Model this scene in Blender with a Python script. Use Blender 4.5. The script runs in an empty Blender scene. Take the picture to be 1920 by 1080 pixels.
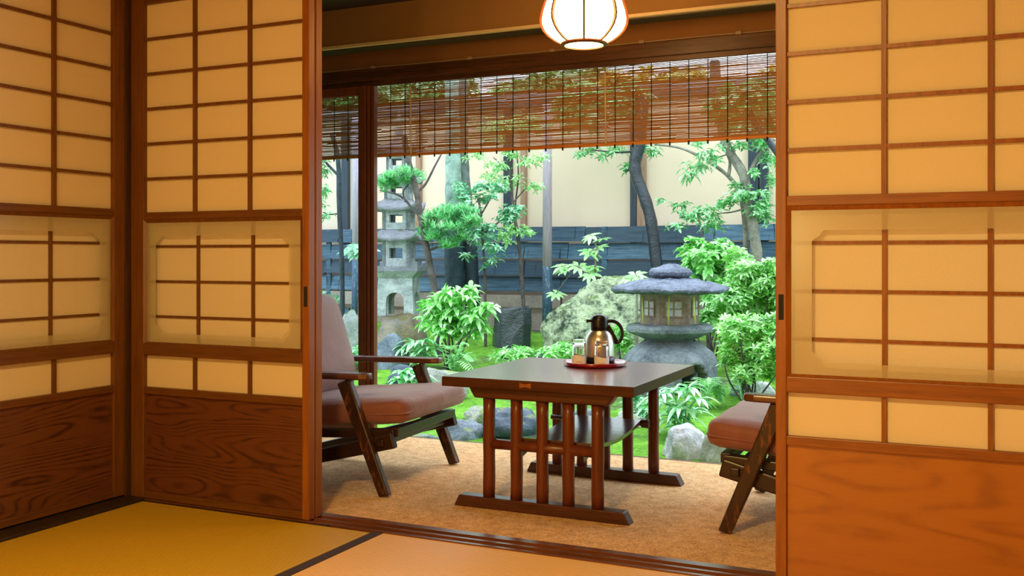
import bpy, bmesh, math, random
from mathutils import Vector, Matrix, noise
R = math.radians
PI = math.pi
scene = bpy.context.scene
col = scene.collection
rnd = random.Random(7)

# ------------------------------------------------------------------ camera geometry
F, YAW, HV, H = 1892.4, R(25.228), 480.6, 0.92      # focal length (px of a 1920 frame), yaw, horizon row, eye height
SN, CS = math.sin(YAW), math.cos(YAW)


def ray(x, y):
    u = (x - 960) / F
    return Vector((u * CS - SN, u * SN + CS, -(y - HV) / F))


def PY(x, y, Y):
    r = ray(x, y)
    return Vector((0, 0, H)) + r * (Y / r.y)


def depth(p):
    return -p.x * SN + p.y * CS


def mpp(p):
    "metres per pixel at a point"
    return depth(p) / F


GK = [(4.3, -.34), (5.5, -.25), (6.5, -.19), (7.7, -.12), (9.0, .0), (10.4, .13), (16, .2)]


def ground_z(x, y):
    z = GK[0][1]
    for (a, za), (b, zb) in zip(GK, GK[1:]):
        if a <= y <= b:
            t = (y - a) / (b - a)
            z = za + (zb - za) * t
    if y > 16:
        z = .2
    return z + .05 * noise.noise(Vector((x * .9, y * .9, 3.1))) + .02 * noise.noise(Vector((x * 3, y * 3, 7.7)))


def PG(x, y):
    "where the sight line through a photo point meets the garden ground"
    r = ray(x, y)
    t = 4.6
    while t < 16:
        p = Vector((0, 0, H)) + r * t
        if p.z <= ground_z(p.x, p.y):
            return p
        t += .01
    return Vector((0, 0, H)) + r * 11


# ------------------------------------------------------------------ materials
def lin(c):
    out = []
    for v in c[:3]:
        v = v / 255.0
        out.append(v / 12.92 if v <= .04045 else ((v + .055) / 1.055) ** 2.4)
    return (out[0], out[1], out[2], 1)


class NT:
    def __init__(s, name):
        s.m = bpy.data.materials.new(name)
        s.m.use_nodes = True
        s.t = s.m.node_tree
        for n in list(s.t.nodes):
            s.t.nodes.remove(n)
        s.out = s.n('ShaderNodeOutputMaterial')

    def n(s, typ, **kw):
        nd = s.t.nodes.new(typ)
        for k, v in kw.items():
            if k in nd.inputs.keys() if hasattr(nd, 'inputs') else False:
                nd.inputs[k].default_value = v
            else:
                setattr(nd, k, v)
        return nd

    def l(s, a, b):
        s.t.links.new(a, b)

    def coords(s, scale=(1, 1, 1), kind='Object', rot=(0, 0, 0)):
        tc = s.n('ShaderNodeTexCoord')
        mp = s.n('ShaderNodeMapping')
        mp.inputs['Scale'].default_value = scale
        mp.inputs['Rotation'].default_value = rot
        s.l(tc.outputs[kind], mp.inputs['Vector'])
        return mp.outputs['Vector']

    def noise(s, vec, scale=5, detail=4, rough=.55, dist=0):
        nd = s.n('ShaderNodeTexNoise')
        nd.inputs['Scale'].default_value = scale
        nd.inputs['Detail'].default_value = detail
        nd.inputs['Roughness'].default_value = rough
        nd.inputs['Distortion'].default_value = dist
        if vec is not None:
            s.l(vec, nd.inputs['Vector'])
        return nd.outputs['Fac']

    def ramp(s, fac, stops, interp='LINEAR'):
        r = s.n('ShaderNodeValToRGB')
        r.color_ramp.interpolation = interp
        e = r.color_ramp.elements
        while len(e) < len(stops):
            e.new(.5)
        for i, (p, c) in enumerate(stops):
            e[i].position = p
            e[i].color = c if len(c) == 4 else (*c, 1)
        s.l(fac, r.inputs['Fac'])
        return r.outputs['Color']

    def math(s, op, a, b=None):
        m = s.n('ShaderNodeMath', operation=op)
        for i, v in enumerate((a, b)):
            if v is None:
                continue
            if isinstance(v, (int, float)):
                m.inputs[i].default_value = v
            else:
                s.l(v, m.inputs[i])
        return m.outputs[0]

    def mix(s, fac, a, b, blend='MIX'):
        m = s.n('ShaderNodeMix', data_type='RGBA', blend_type=blend)
        for i, v in ((0, fac), (6, a), (7, b)):
            if isinstance(v, (int, float)):
                m.inputs[i].default_value = v
            elif isinstance(v, tuple):
                m.inputs[i].default_value = v
            else:
                s.l(v, m.inputs[i])
        return m.outputs[2]

    def bump(s, h, strength=.3, dist=.01):
        b = s.n('ShaderNodeBump')
        b.inputs['Strength'].default_value = strength
        b.inputs['Distance'].default_value = dist
        s.l(h, b.inputs['Height'])
        return b.outputs['Normal']

    def bsdf(s, color, rough=.6, normal=None, metal=0, spec=.5, coat=0, link=True):
        p = s.n('ShaderNodeBsdfPrincipled')
        if isinstance(color, tuple):
            p.inputs['Base Color'].default_value = color
        else:
            s.l(color, p.inputs['Base Color'])
        if isinstance(rough, (int, float)):
            p.inputs['Roughness'].default_value = rough
        else:
            s.l(rough, p.inputs['Roughness'])
        p.inputs['Metallic'].default_value = metal
        p.inputs['Specular IOR Level'].default_value = spec
        p.inputs['Coat Weight'].default_value = coat
        if normal is not None:
            s.l(normal, p.inputs['Normal'])
        if link:
            s.l(p.outputs[0], s.out.inputs['Surface'])
        return p


def wood(name, a, b, axis='X', rough=.45, dens=1.0, spec=.4, wear=None, bump=.15):
    "fine straight grain along an axis"
    t = NT(name)
    k = {'X': (.9, 14, 14), 'Y': (14, .9, 14), 'Z': (14, 14, .9)}[axis]
    v = t.coords(tuple(q * dens for q in k))
    n1 = t.noise(v, 4, 5, .6, .4)
    n2 = t.noise(v, 14, 3, .6)
    f = t.math('ADD', t.math('MULTIPLY', n1, .65), t.math('MULTIPLY', n2, .35))
    c = t.ramp(f, [(.32, lin(b)), (.62, lin(a))])
    if wear:
        w = t.noise(t.coords((18, 18, 5)), 3, 6, .7)
        c = t.mix(t.ramp(w, [(.54, (0, 0, 0, 1)), (.64, (1, 1, 1, 1))]), c, lin(wear))
    t.bsdf(c, rough, t.bump(f, bump, .004), spec=spec)
    return t.m


def figured(name, a, b, rough=.4, freq=26, sc=(.55, 1, 2.6), off=0.0, spec=.4):
    "flat-sawn board: fine wandering contour lines of a stretched noise field"
    t = NT(name)
    tc = t.n('ShaderNodeTexCoord')
    mp = t.n('ShaderNodeMapping')
    mp.inputs['Scale'].default_value = sc
    mp.inputs['Location'].default_value = (off, 0, off * .7)
    t.l(tc.outputs['Object'], mp.inputs['Vector'])
    n = t.noise(mp.outputs[0], 1.5, 2.0, .4, .35)
    s = t.math('SINE', t.math('MULTIPLY', n, freq * 6.0))
    s = t.math('ADD', t.math('MULTIPLY', s, .5), .5)
    s = t.math('POWER', s, 3.5)
    br = t.noise(t.coords((5, 1, 9)), 2.0, 3)
    s = t.math('MULTIPLY', s, t.ramp(br, [(.35, (.15, .15, .15, 1)), (.65, (1, 1, 1, 1))]))
    fine = t.noise(t.coords((3, 30, 70)), 4, 4, .6)
    f = t.math('ADD', t.math('MULTIPLY', s, .7), t.math('MULTIPLY', fine, .4))
    c = t.ramp(f, [(.12, lin(a)), (.75, lin(b))])
    big = t.noise(t.coords((1.2, 1, 2.5)), 1.5, 3)
    c = t.mix(t.math('MULTIPLY', big, .3), c, lin(b))
    t.bsdf(c, rough, t.bump(f, .1, .003), spec=spec)
    return t.m


def paper(name, c, trans=.3):
    t = NT(name)
    n = t.noise(t.coords((1, 1, 1)), 220, 3, .7)
    n2 = t.noise(t.coords((1, 1, 1)), 4, 3, .6)
    base = lin(c)
    dk = tuple(v * .88 for v in base[:3]) + (1,)
    cc = t.mix(n, dk, base)
    cc = t.mix(t.math('MULTIPLY', n2, .25), cc, dk)
    d = t.n('ShaderNodeBsdfDiffuse')
    tr = t.n('ShaderNodeBsdfTranslucent')
    t.l(cc, d.inputs['Color'])
    t.l(cc, tr.inputs['Color'])
    mx = t.n('ShaderNodeMixShader')
    mx.inputs[0].default_value = trans
    t.l(d.outputs[0], mx.inputs[1])
    t.l(tr.outputs[0], mx.inputs[2])
    t.l(mx.outputs[0], t.out.inputs['Surface'])
    return t.m


def plain(name, c, rough=.6, metal=0, spec=.5, var=.12, sc=30, bump=.0, coat=0):
    t = NT(name)
    n = t.noise(t.coords(), sc, 4, .6)
    base = lin(c)
    dk = tuple(v * (1 - var * 2) for v in base[:3]) + (1,)
    cc = t.mix(n, dk, base)
    t.bsdf(cc, rough, t.bump(n, bump, .005) if bump else None, metal, spec, coat)
    return t.m


def thin_glass(name, tint=(1, 1, 1, 1), refl=1.0, rough=.0):
    t = NT(name)
    tr = t.n('ShaderNodeBsdfTransparent')
    tr.inputs[0].default_value = tint
    g = t.n('ShaderNodeBsdfGlossy')
    g.inputs['Roughness'].default_value = rough
    lw = t.n('ShaderNodeLayerWeight')
    f5 = t.math('POWER', lw.outputs['Facing'], 5)
    f5 = t.math('ADD', t.math('MULTIPLY', f5, .9), .05)
    mx = t.n('ShaderNodeMixShader')
    t.l(t.math('MULTIPLY', f5, refl), mx.inputs[0])
    t.l(tr.outputs[0], mx.inputs[1])
    t.l(g.outputs[0], mx.inputs[2])
    t.l(mx.outputs[0], t.out.inputs['Surface'])
    return t.m


def frosted(name):
    t = NT(name)
    d = t.n('ShaderNodeBsdfDiffuse')
    d.inputs[0].default_value = lin((186, 172, 142))
    tr = t.n('ShaderNodeBsdfTransparent')
    tr.inputs[0].default_value = (.95, .95, .9, 1)
    mx = t.n('ShaderNodeMixShader')
    n = t.noise(t.coords(), 3, 2)
    t.l(t.math('ADD', t.math('MULTIPLY', n, .12), .5), mx.inputs[0])
    t.l(tr.outputs[0], mx.inputs[1])
    t.l(d.outputs[0], mx.inputs[2])
    g = t.n('ShaderNodeBsdfGlossy')
    g.inputs['Roughness'].default_value = .25
    m2 = t.n('ShaderNodeMixShader')
    m2.inputs[0].default_value = .06
    t.l(mx.outputs[0], m2.inputs[1])
    t.l(g.outputs[0], m2.inputs[2])
    t.l(m2.outputs[0], t.out.inputs['Surface'])
    return t.m


def leafmat(name, a, b, c=None, gloss=.10, trans=.35, sc=9):
    t = NT(name)
    n = t.noise(t.coords(), sc, 4, .7)
    n2 = t.noise(t.coords(), sc * 4, 2, .6)
    f = t.math('ADD', t.math('MULTIPLY', n, .6), t.math('MULTIPLY', n2, .4))
    stops = [(.36, lin(a)), (.62, lin(b))] if c is None else [(.34, lin(a)), (.52, lin(b)), (.68, lin(c))]
    cc = t.ramp(f, stops)
    d = t.n('ShaderNodeBsdfDiffuse')
    tr = t.n('ShaderNodeBsdfTranslucent')
    g = t.n('ShaderNodeBsdfGlossy')
    g.inputs['Roughness'].default_value = .42
    t.l(cc, d.inputs[0])
    t.l(cc, tr.inputs[0])
    m1 = t.n('ShaderNodeMixShader')
    m1.inputs[0].default_value = trans
    m2 = t.n('ShaderNodeMixShader')
    m2.inputs[0].default_value = gloss
    t.l(d.outputs[0], m1.inputs[1])
    t.l(tr.outputs[0], m1.inputs[2])
    t.l(m1.outputs[0], m2.inputs[1])
    t.l(g.outputs[0], m2.inputs[2])
    t.l(m2.outputs[0], t.out.inputs['Surface'])
    return t.m


def stone(name, a, b, moss=None, moss_amt=.5, rough=.7, sc=6, bump=.6, spec=.4, speck=60):
    t = NT(name)
    n = t.noise(t.coords(), sc, 8, .65, .3)
    n2 = t.noise(t.coords(), speck, 3, .7)
    f = t.math('ADD', t.math('MULTIPLY', n, .65), t.math('MULTIPLY', n2, .35))
    c = t.ramp(f, [(.36, lin(b)), (.62, lin(a))])
    if moss:
        g = t.n('ShaderNodeNewGeometry')
        sp = t.n('ShaderNodeSeparateXYZ')
        t.l(g.outputs['Normal'], sp.inputs[0])
        n3 = t.noise(t.coords(), sc * .8, 5, .7)
        up = t.math('ADD', t.math('MULTIPLY', sp.outputs[2], .45), t.math('MULTIPLY', n3, 1.0))
        mk = t.ramp(up, [(1.02 - moss_amt * .6, (0, 0, 0, 1)), (1.14 - moss_amt * .6, (1, 1, 1, 1))])
        mc = t.ramp(n2, [(.3, tuple(v * .5 for v in lin(moss)[:3]) + (1,)), (.7, lin(moss))])
        c = t.mix(mk, c, mc)
    t.bsdf(c, rough, t.bump(f, bump, .03), spec=spec)
    return t.m


M = {}
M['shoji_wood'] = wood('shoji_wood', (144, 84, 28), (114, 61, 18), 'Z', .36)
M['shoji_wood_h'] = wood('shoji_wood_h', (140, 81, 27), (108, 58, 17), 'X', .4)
M['shoji_dark'] = wood('shoji_wood_aged', (112, 68, 22), (84, 47, 13), 'Z', .38)  # same wood, with the shade toward the left corner put into its colour
M['shoji_dark_h'] = wood('shoji_wood_shaded_h', (106, 64, 20), (80, 44, 12), 'X', .4)
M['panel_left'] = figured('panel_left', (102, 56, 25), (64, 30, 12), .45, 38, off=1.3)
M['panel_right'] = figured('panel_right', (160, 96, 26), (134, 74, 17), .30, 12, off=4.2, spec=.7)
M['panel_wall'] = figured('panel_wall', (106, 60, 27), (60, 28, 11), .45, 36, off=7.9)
M['paper'] = paper('shoji_paper', (240, 222, 188), .3)
M['paper_in'] = paper('inner_paper', (244, 230, 206), .3)  # whiter tint stands in for reflections in the glass ahead of it
M['glass_clear'] = thin_glass('glass_clear', (.97, .97, .95, 1), .35)
M['frosted'] = frosted('frosted_glass')
M['dark_post'] = wood('dark_post', (74, 46, 28), (40, 24, 14), 'Z', .45)
M['dark_trim'] = wood('dark_trim', (86, 52, 30), (48, 28, 16), 'X', .4)
M['black_trim'] = wood('black_trim', (52, 34, 22), (28, 18, 12), 'X', .5)
M['sill_wood'] = wood('sill_wood', (116, 66, 40), (76, 42, 26), 'X', .26, spec=.6)
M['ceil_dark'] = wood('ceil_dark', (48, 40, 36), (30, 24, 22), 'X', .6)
M['window_wood'] = wood('window_wood', (116, 62, 30), (78, 40, 18), 'Z', .35)


def tatami(name, c1, c2, axis):
    t = NT(name)
    w = t.n('ShaderNodeTexWave', wave_type='BANDS', bands_direction=axis, wave_profile='SIN')
    w.inputs['Scale'].default_value = 21
    w.inputs['Distortion'].default_value = .25
    w.inputs['Detail'].default_value = 1
    t.l(t.coords(), w.inputs['Vector'])
    v = t.coords((60, 6, 1) if axis == 'X' else (6, 60, 1))
    n = t.noise(v, 4, 4, .7)
    w2 = t.n('ShaderNodeTexWave', wave_type='BANDS', bands_direction='Y' if axis == 'X' else 'X')
    w2.inputs['Scale'].default_value = 60
    t.l(t.coords(), w2.inputs['Vector'])
    f = t.math('ADD', t.math('MULTIPLY', w.outputs['Fac'], .45), t.math('MULTIPLY', n, .45))
    f = t.math('ADD', f, t.math('MULTIPLY', w2.outputs['Fac'], .1))
    c = t.ramp(f, [(.15, lin(c2)), (.6, lin(c1))])
    t.bsdf(c, .5, t.bump(f, .35, .004), spec=.35)
    return t.m


M['tatami_a'] = tatami('tatami_gold', (196, 158, 40), (172, 130, 26), 'X')
M['tatami_b'] = tatami('tatami_tan', (232, 186, 120), (196, 146, 84), 'Y')
M['heri'] = plain('tatami_border_cloth', (58, 40, 42), .8, var=.2, sc=200)


def carpetmat():
    t = NT('veranda_carpet')
    n = t.noise(t.coords(), 150, 4, .8)
    n2 = t.noise(t.coords(), 24, 4, .7)
    f = t.math('ADD', t.math('MULTIPLY', n, .7), t.math('MULTIPLY', n2, .3))
    c = t.ramp(f, [(.36, lin((164, 116, 72))), (.62, lin((246, 204, 158)))])
    t.bsdf(c, .95, t.bump(f, .8, .006), spec=.1)
    return t.m


M['carpet'] = carpetmat()
M['plaster_in'] = plain('aged_plaster', (138, 102, 54), .85, var=.10, sc=5, bump=.05)
M['plaster_dark'] = plain('plaster_lintel', (136, 94, 50), .85, var=.1, sc=5)
M['strip_white'] = plain('pale_strip', (206, 186, 150), .6)
M['room_wall'] = plain('room_plaster', (198, 158, 104), .9, var=.06, sc=8)
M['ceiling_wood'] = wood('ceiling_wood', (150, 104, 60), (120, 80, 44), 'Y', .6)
M['table_top'] = wood('table_top', (126, 76, 82), (98, 56, 64), 'X', .26, .5, spec=1.0, bump=.02)  # lilac, lightened base stands in for the reflected sheen on the top
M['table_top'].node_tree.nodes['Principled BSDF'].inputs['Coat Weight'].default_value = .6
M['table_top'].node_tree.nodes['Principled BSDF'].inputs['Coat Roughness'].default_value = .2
M['table_edge'] = wood('table_edge', (82, 46, 28), (60, 31, 19), 'X', .5, spec=.15)
M['table_leg'] = wood('table_leg', (108, 52, 26), (76, 34, 17), 'Z', .32)
M['table_beam'] = wood('table_beam', (84, 42, 22), (54, 26, 14), 'X', .4)
M['table_foot'] = wood('table_foot', (84, 44, 26), (46, 22, 14), 'X', .35, dens=1.6)
M['table_shelf'] = wood('table_shelf', (92, 56, 44), (70, 40, 30), 'Y', .22, spec=.7)
M['inlay'] = wood('inlay', (150, 92, 48), (116, 64, 34), 'X', .35)
M['chair_wood'] = wood('chair_wood', (62, 36, 22), (34, 19, 13), 'Z', .32, wear=(122, 68, 30))
M['chair_wood_d'] = wood('chair_wood_dark', (56, 32, 22), (34, 20, 14), 'X', .34)
M['arm_wood'] = wood('arm_wood', (108, 58, 34), (60, 30, 20), 'X', .22, spec=.7)


def fabric(name, a, b):
    t = NT(name)
    n = t.noise(t.coords((1, 1, 1)), 420, 2, .6)
    n2 = t.noise(t.coords((1, 1, 1)), 7, 4, .55, .6)
    f = t.math('ADD', t.math('MULTIPLY', n, .4), t.math('MULTIPLY', n2, .6))
    c = t.ramp(f, [(.3, lin(b)), (.7, lin(a))])
    p = t.bsdf(c, .6, t.bump(t.math('ADD', t.math('MULTIPLY', n, .1), n2), .35, .02), spec=.35)
    p.inputs['Sheen Weight'].default_value = .4
    p.inputs['Sheen Tint'].default_value = (.9, .92, 1, 1)
    return t.m


M['seat_fabric'] = fabric('seat_fabric', (142, 86, 78), (116, 66, 58))
M['back_fabric'] = fabric('back_fabric', (156, 118, 116), (132, 98, 98))
M['black_plastic'] = plain('black_plastic', (12, 12, 14), .3, spec=.4, var=.0)
M['steel'] = plain('brushed_steel', (222, 216, 208), .3, .9, var=.05, sc=80)
M['red_lacquer'] = plain('red_lacquer', (150, 16, 32), .16, spec=.7, var=.08, coat=.5)
M['sleeve'] = plain('paper_sleeve', (244, 240, 250), .8, var=.04)
M['sleeve_ink'] = plain('sleeve_ink', (214, 140, 84), .8, var=.0)


def realglass():
    t = NT('tumbler_glass')
    p = t.bsdf((1, 1, 1, 1), .02)
    p.inputs['Transmission Weight'].default_value = 1
    p.inputs['IOR'].default_value = 1.48
    return t.m


M['tumbler'] = realglass()


def emit(name, c, s):
    t = NT(name)
    e = t.n('ShaderNodeEmission')
    e.inputs[0].default_value = c
    e.inputs[1].default_value = s
    t.l(e.outputs[0], t.out.inputs['Surface'])
    return t.m


M['lamp_paper'] = emit('lamp_paper', (1.0, .53, .17, 1), 26)
M['lamp_rib'] = plain('lamp_rib', (96, 44, 14), .5)
M['lamp_rib_dark'] = plain('lamp_rib_dark', (60, 32, 16), .4)
M['cable'] = plain('cable_sheath', (150, 130, 106), .5, var=.05)


def slatmat():
    t = NT('bamboo_slats')
    n = t.noise(t.coords((1.2, 1, 120)), 3, 4, .7)
    n2 = t.noise(t.coords((14, 1, 180)), 3, 3, .7)
    f = t.math('ADD', t.math('MULTIPLY', n, .6), t.math('MULTIPLY', n2, .4))
    c = t.ramp(f, [(.3, lin((136, 98, 66))), (.55, lin((190, 146, 104))), (.75, lin((230, 192, 150)))])
    d = t.n('ShaderNodeBsdfDiffuse')
    tr = t.n('ShaderNodeBsdfTranslucent')
    t.l(c, d.inputs[0])
    t.l(c, tr.inputs[0])
    mx = t.n('ShaderNodeMixShader')
    mx.inputs[0].default_value = .3
    t.l(d.outputs[0], mx.inputs[1])
    t.l(tr.outputs[0], mx.inputs[2])
    t.l(mx.outputs[0], t.out.inputs['Surface'])
    return t.m


M['slats'] = slatmat()
M['slat_rail'] = wood('slat_rail', (206, 132, 58), (176, 104, 42), 'X', .5)
M['cord_black'] = plain('cord_black', (20, 16, 14), .8)
M['cord_white'] = plain('cord_white', (222, 196, 150), .8)

# garden
M['cream_wall'] = plain('cream_plaster', (234, 210, 188), .9, var=.03, sc=3)


def boardmat():
    t = NT('weathered_board')
    v = t.coords((1.2, 6, 16))
    n = t.noise(v, 3, 6, .65, .3)
    drip = t.noise(t.coords((16, 1, 1.1)), 2.0, 3, .6, .5)
    oi = t.n('ShaderNodeObjectInfo')
    c = t.ramp(n, [(.3, lin((26, 62, 88))), (.7, lin((92, 126, 152)))])
    c = t.mix(t.math('POWER', oi.outputs['Random'], 1.4), c, lin((18, 36, 54)))
    c = t.mix(t.ramp(drip, [(.61, (0, 0, 0, 1)), (.68, (1, 1, 1, 1))]), c, lin((14, 26, 38)))
    t.bsdf(c, .5, t.bump(n, .3, .01), spec=.4)
    return t.m


M['board'] = boardmat()
M['base_board'] = stone('pale_footing', (176, 158, 150), (112, 98, 94), None, sc=3, bump=.3)
M['post_pale'] = wood('weathered_post', (206, 186, 204), (156, 140, 158), 'Z', .7)
M['post_blue'] = wood('dark_wet_post', (60, 92, 118), (24, 44, 62), 'Z', .5, wear=(120, 140, 156))
M['frame_dark'] = wood('frame_dark', (54, 66, 82), (30, 38, 50), 'Z', .5)
M['frame_brown'] = wood('frame_brown', (176, 140, 116), (126, 94, 76), 'Z', .6)
M['wall_tile'] = plain('coping_tile', (92, 98, 106), .6, var=.2)
M['lantern_stone'] = stone('granite_blue', (116, 124, 146), (50, 56, 74), (96, 116, 62), .02, .7, 7, 1.0, speck=45)
M['lantern_frame'] = stone('granite_frame', (150, 122, 98), (104, 82, 66), None, .3, .8, 7, .4)
M['lantern_warm'] = stone('granite_warm', (150, 134, 118), (92, 82, 74), None, .3, .8, 7, .7)
M['lantern_leg'] = stone('granite_leg', (128, 138, 146), (66, 74, 84), (92, 112, 72), .06, .7, 7, 1.0, speck=45)
M['pagoda_stone'] = stone('granite_pagoda', (188, 196, 198), (112, 120, 126), (124, 138, 96), .12, .8, 7, .7)
M['pagoda_roof'] = stone('granite_roof', (150, 150, 162), (104, 106, 118), (116, 128, 90), .1, .8, 7, .7)
M['boulder'] = stone('lichen_boulder', (172, 186, 152), (44, 62, 48), (112, 140, 70), .26, .8, 7, 1.0, speck=24)
for nd in M['boulder'].node_tree.nodes:
    if nd.type == 'VALTORGB' and abs(nd.color_ramp.elements[0].position - .36) < 1e-3:
        nd.color_ramp.elements[0].position = .40
        nd.color_ramp.elements[1].position = .55
    if nd.type == 'BUMP':
        nd.inputs['Distance'].default_value = .08
M['rock_blue'] = stone('rock_blue', (132, 146, 166), (66, 78, 94), (124, 140, 62), .26, .5, 3.5, .9)
M['rock_pale'] = stone('rock_pale', (206, 208, 214), (132, 136, 146), None, .3, .6, 3.5, .9)
M['rock_grey'] = stone('rock_grey', (176, 180, 172), (112, 118, 112), (126, 150, 70), .3, .7, 4, .9)
M['rock_dark'] = stone('rock_dark', (74, 92, 118), (36, 48, 64), (134, 150, 58), .22, .4, 4, .9)
M['rock_brown'] = stone('rock_brown', (142, 128, 100), (72, 76, 84), (110, 100, 50), .3, .5, 2.6, .9)
M['stump_stone'] = stone('wet_black_stone', (34, 52, 68), (8, 15, 22), None, .2, .12, 6, 1.0, spec=1.0)
M['bark_pale'] = stone('bark_lichen', (150, 178, 166), (92, 118, 112), None, .3, .8, 9, .5)
def wetbark(name, a, b, wa, wb, z0, z1):
    t = NT(name)
    n = t.noise(t.coords(), 9, 7, .65, .3)
    up = t.ramp(n, [(.36, lin(b)), (.62, lin(a))])
    lo = t.ramp(n, [(.36, lin(wb)), (.62, lin(wa))])
    tc = t.n('ShaderNodeTexCoord')
    sp = t.n('ShaderNodeSeparateXYZ')
    t.l(tc.outputs['Object'], sp.inputs[0])
    h = t.math('ADD', sp.outputs[2], t.math('MULTIPLY', n, .5))
    mr = t.n('ShaderNodeMapRange')
    mr.inputs['From Min'].default_value = z0
    mr.inputs['From Max'].default_value = z1
    t.l(h, mr.inputs['Value'])
    t.bsdf(t.mix(mr.outputs[0], lo, up), .6, t.bump(n, .5, .02), spec=.4)
    return t.m


M['bark_pale_wet'] = wetbark('bark_pale_wet', (160, 188, 176), (98, 128, 120), (34, 62, 72), (12, 30, 40), 1.25, 1.75)
M['bark_dark_wet'] = wetbark('bark_dark_wet', (112, 124, 122), (66, 78, 80), (30, 52, 62), (12, 26, 36), 1.15, 1.6)
M['bark_dark'] = stone('bark_dark', (58, 72, 84), (24, 32, 40), None, .3, .6, 9, .7)
M['bark_brown'] = stone('bark_brown', (98, 88, 84), (44, 40, 42), None, .3, .7, 9, .6)
M['bark_grey'] = stone('bark_grey', (150, 146, 132), (86, 84, 78), None, .3, .75, 9, .6)
M['bark_black'] = stone('bark_wet', (28, 42, 58), (7, 11, 17), None, .3, .26, 10, .6, spec=.7)
M['bamboo_tie'] = plain('bamboo_strip', (176, 186, 96), .5)
M['leaf_light'] = leafmat('leaf_light', (56, 160, 44), (124, 222, 84), (196, 250, 160), gloss=.2)
M['leaf_mid'] = leafmat('leaf_mid', (34, 130, 66), (96, 200, 104), (176, 240, 170), gloss=.2)
M['leaf_cool'] = leafmat('leaf_cool', (24, 120, 80), (80, 192, 126), (170, 240, 200), gloss=.22)
M['leaf_pine'] = leafmat('leaf_pine', (24, 116, 72), (92, 200, 116), (190, 246, 186), gloss=.16)
M['leaf_pale'] = leafmat('leaf_pale', (100, 186, 96), (168, 232, 140), (222, 252, 196), gloss=.16)
M['leaf_azalea'] = leafmat('leaf_azalea', (70, 164, 50), (140, 222, 92), (206, 250, 164), sc=7, gloss=.2)
M['leaf_strap'] = leafmat('leaf_strap', (32, 136, 70), (96, 200, 112), (196, 244, 186), gloss=.25)
M['leaf_fern'] = leafmat('leaf_fern', (110, 190, 110), (176, 236, 160), gloss=.15)
M['leaf_autumn'] = leafmat('leaf_autumn', (120, 120, 40), (190, 170, 60), (224, 206, 96), sc=3)
M['leaf_far'] = leafmat('leaf_far', (50, 110, 50), (112, 170, 74), (164, 204, 110), sc=3)


for k_ in [k for k in M if k.startswith('leaf_')]:
    # paler leaves mixed at random into each crown
    m_ = M[k_].copy()
    M[k_ + '_paler'] = m_
    for nd in m_.node_tree.nodes:
        if nd.type == 'VALTORGB':
            for e in nd.color_ramp.elements:
                e.color = tuple(min(1, v * .62 + w_ * .38) for v, w_ in zip(e.color[:3], (.78, 1.0, .70))) + (1,)


def groundmat():
    t = NT('moss_ground')
    n = t.noise(t.coords(), 1.1, 5, .6, .3)
    n2 = t.noise(t.coords(), 38, 5, .75)
    n3 = t.noise(t.coords(), 7, 4, .65)
    moss = t.ramp(t.math('ADD', t.math('MULTIPLY', n2, .55), t.math('MULTIPLY', n3, .45)),
                  [(.32, lin((56, 104, 28))), (.5, lin((106, 164, 48))), (.7, lin((158, 206, 84)))])
    soil = t.ramp(n2, [(.3, lin((52, 62, 48))), (.7, lin((116, 124, 100)))])
    c = t.mix(t.ramp(n, [(.56, (0, 0, 0, 1)), (.66, (1, 1, 1, 1))]), moss, soil)
    t.bsdf(c, .9, t.bump(t.math('ADD', n2, n3), .9, .03), spec=.2)
    return t.m


M['ground'] = groundmat()


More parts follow.
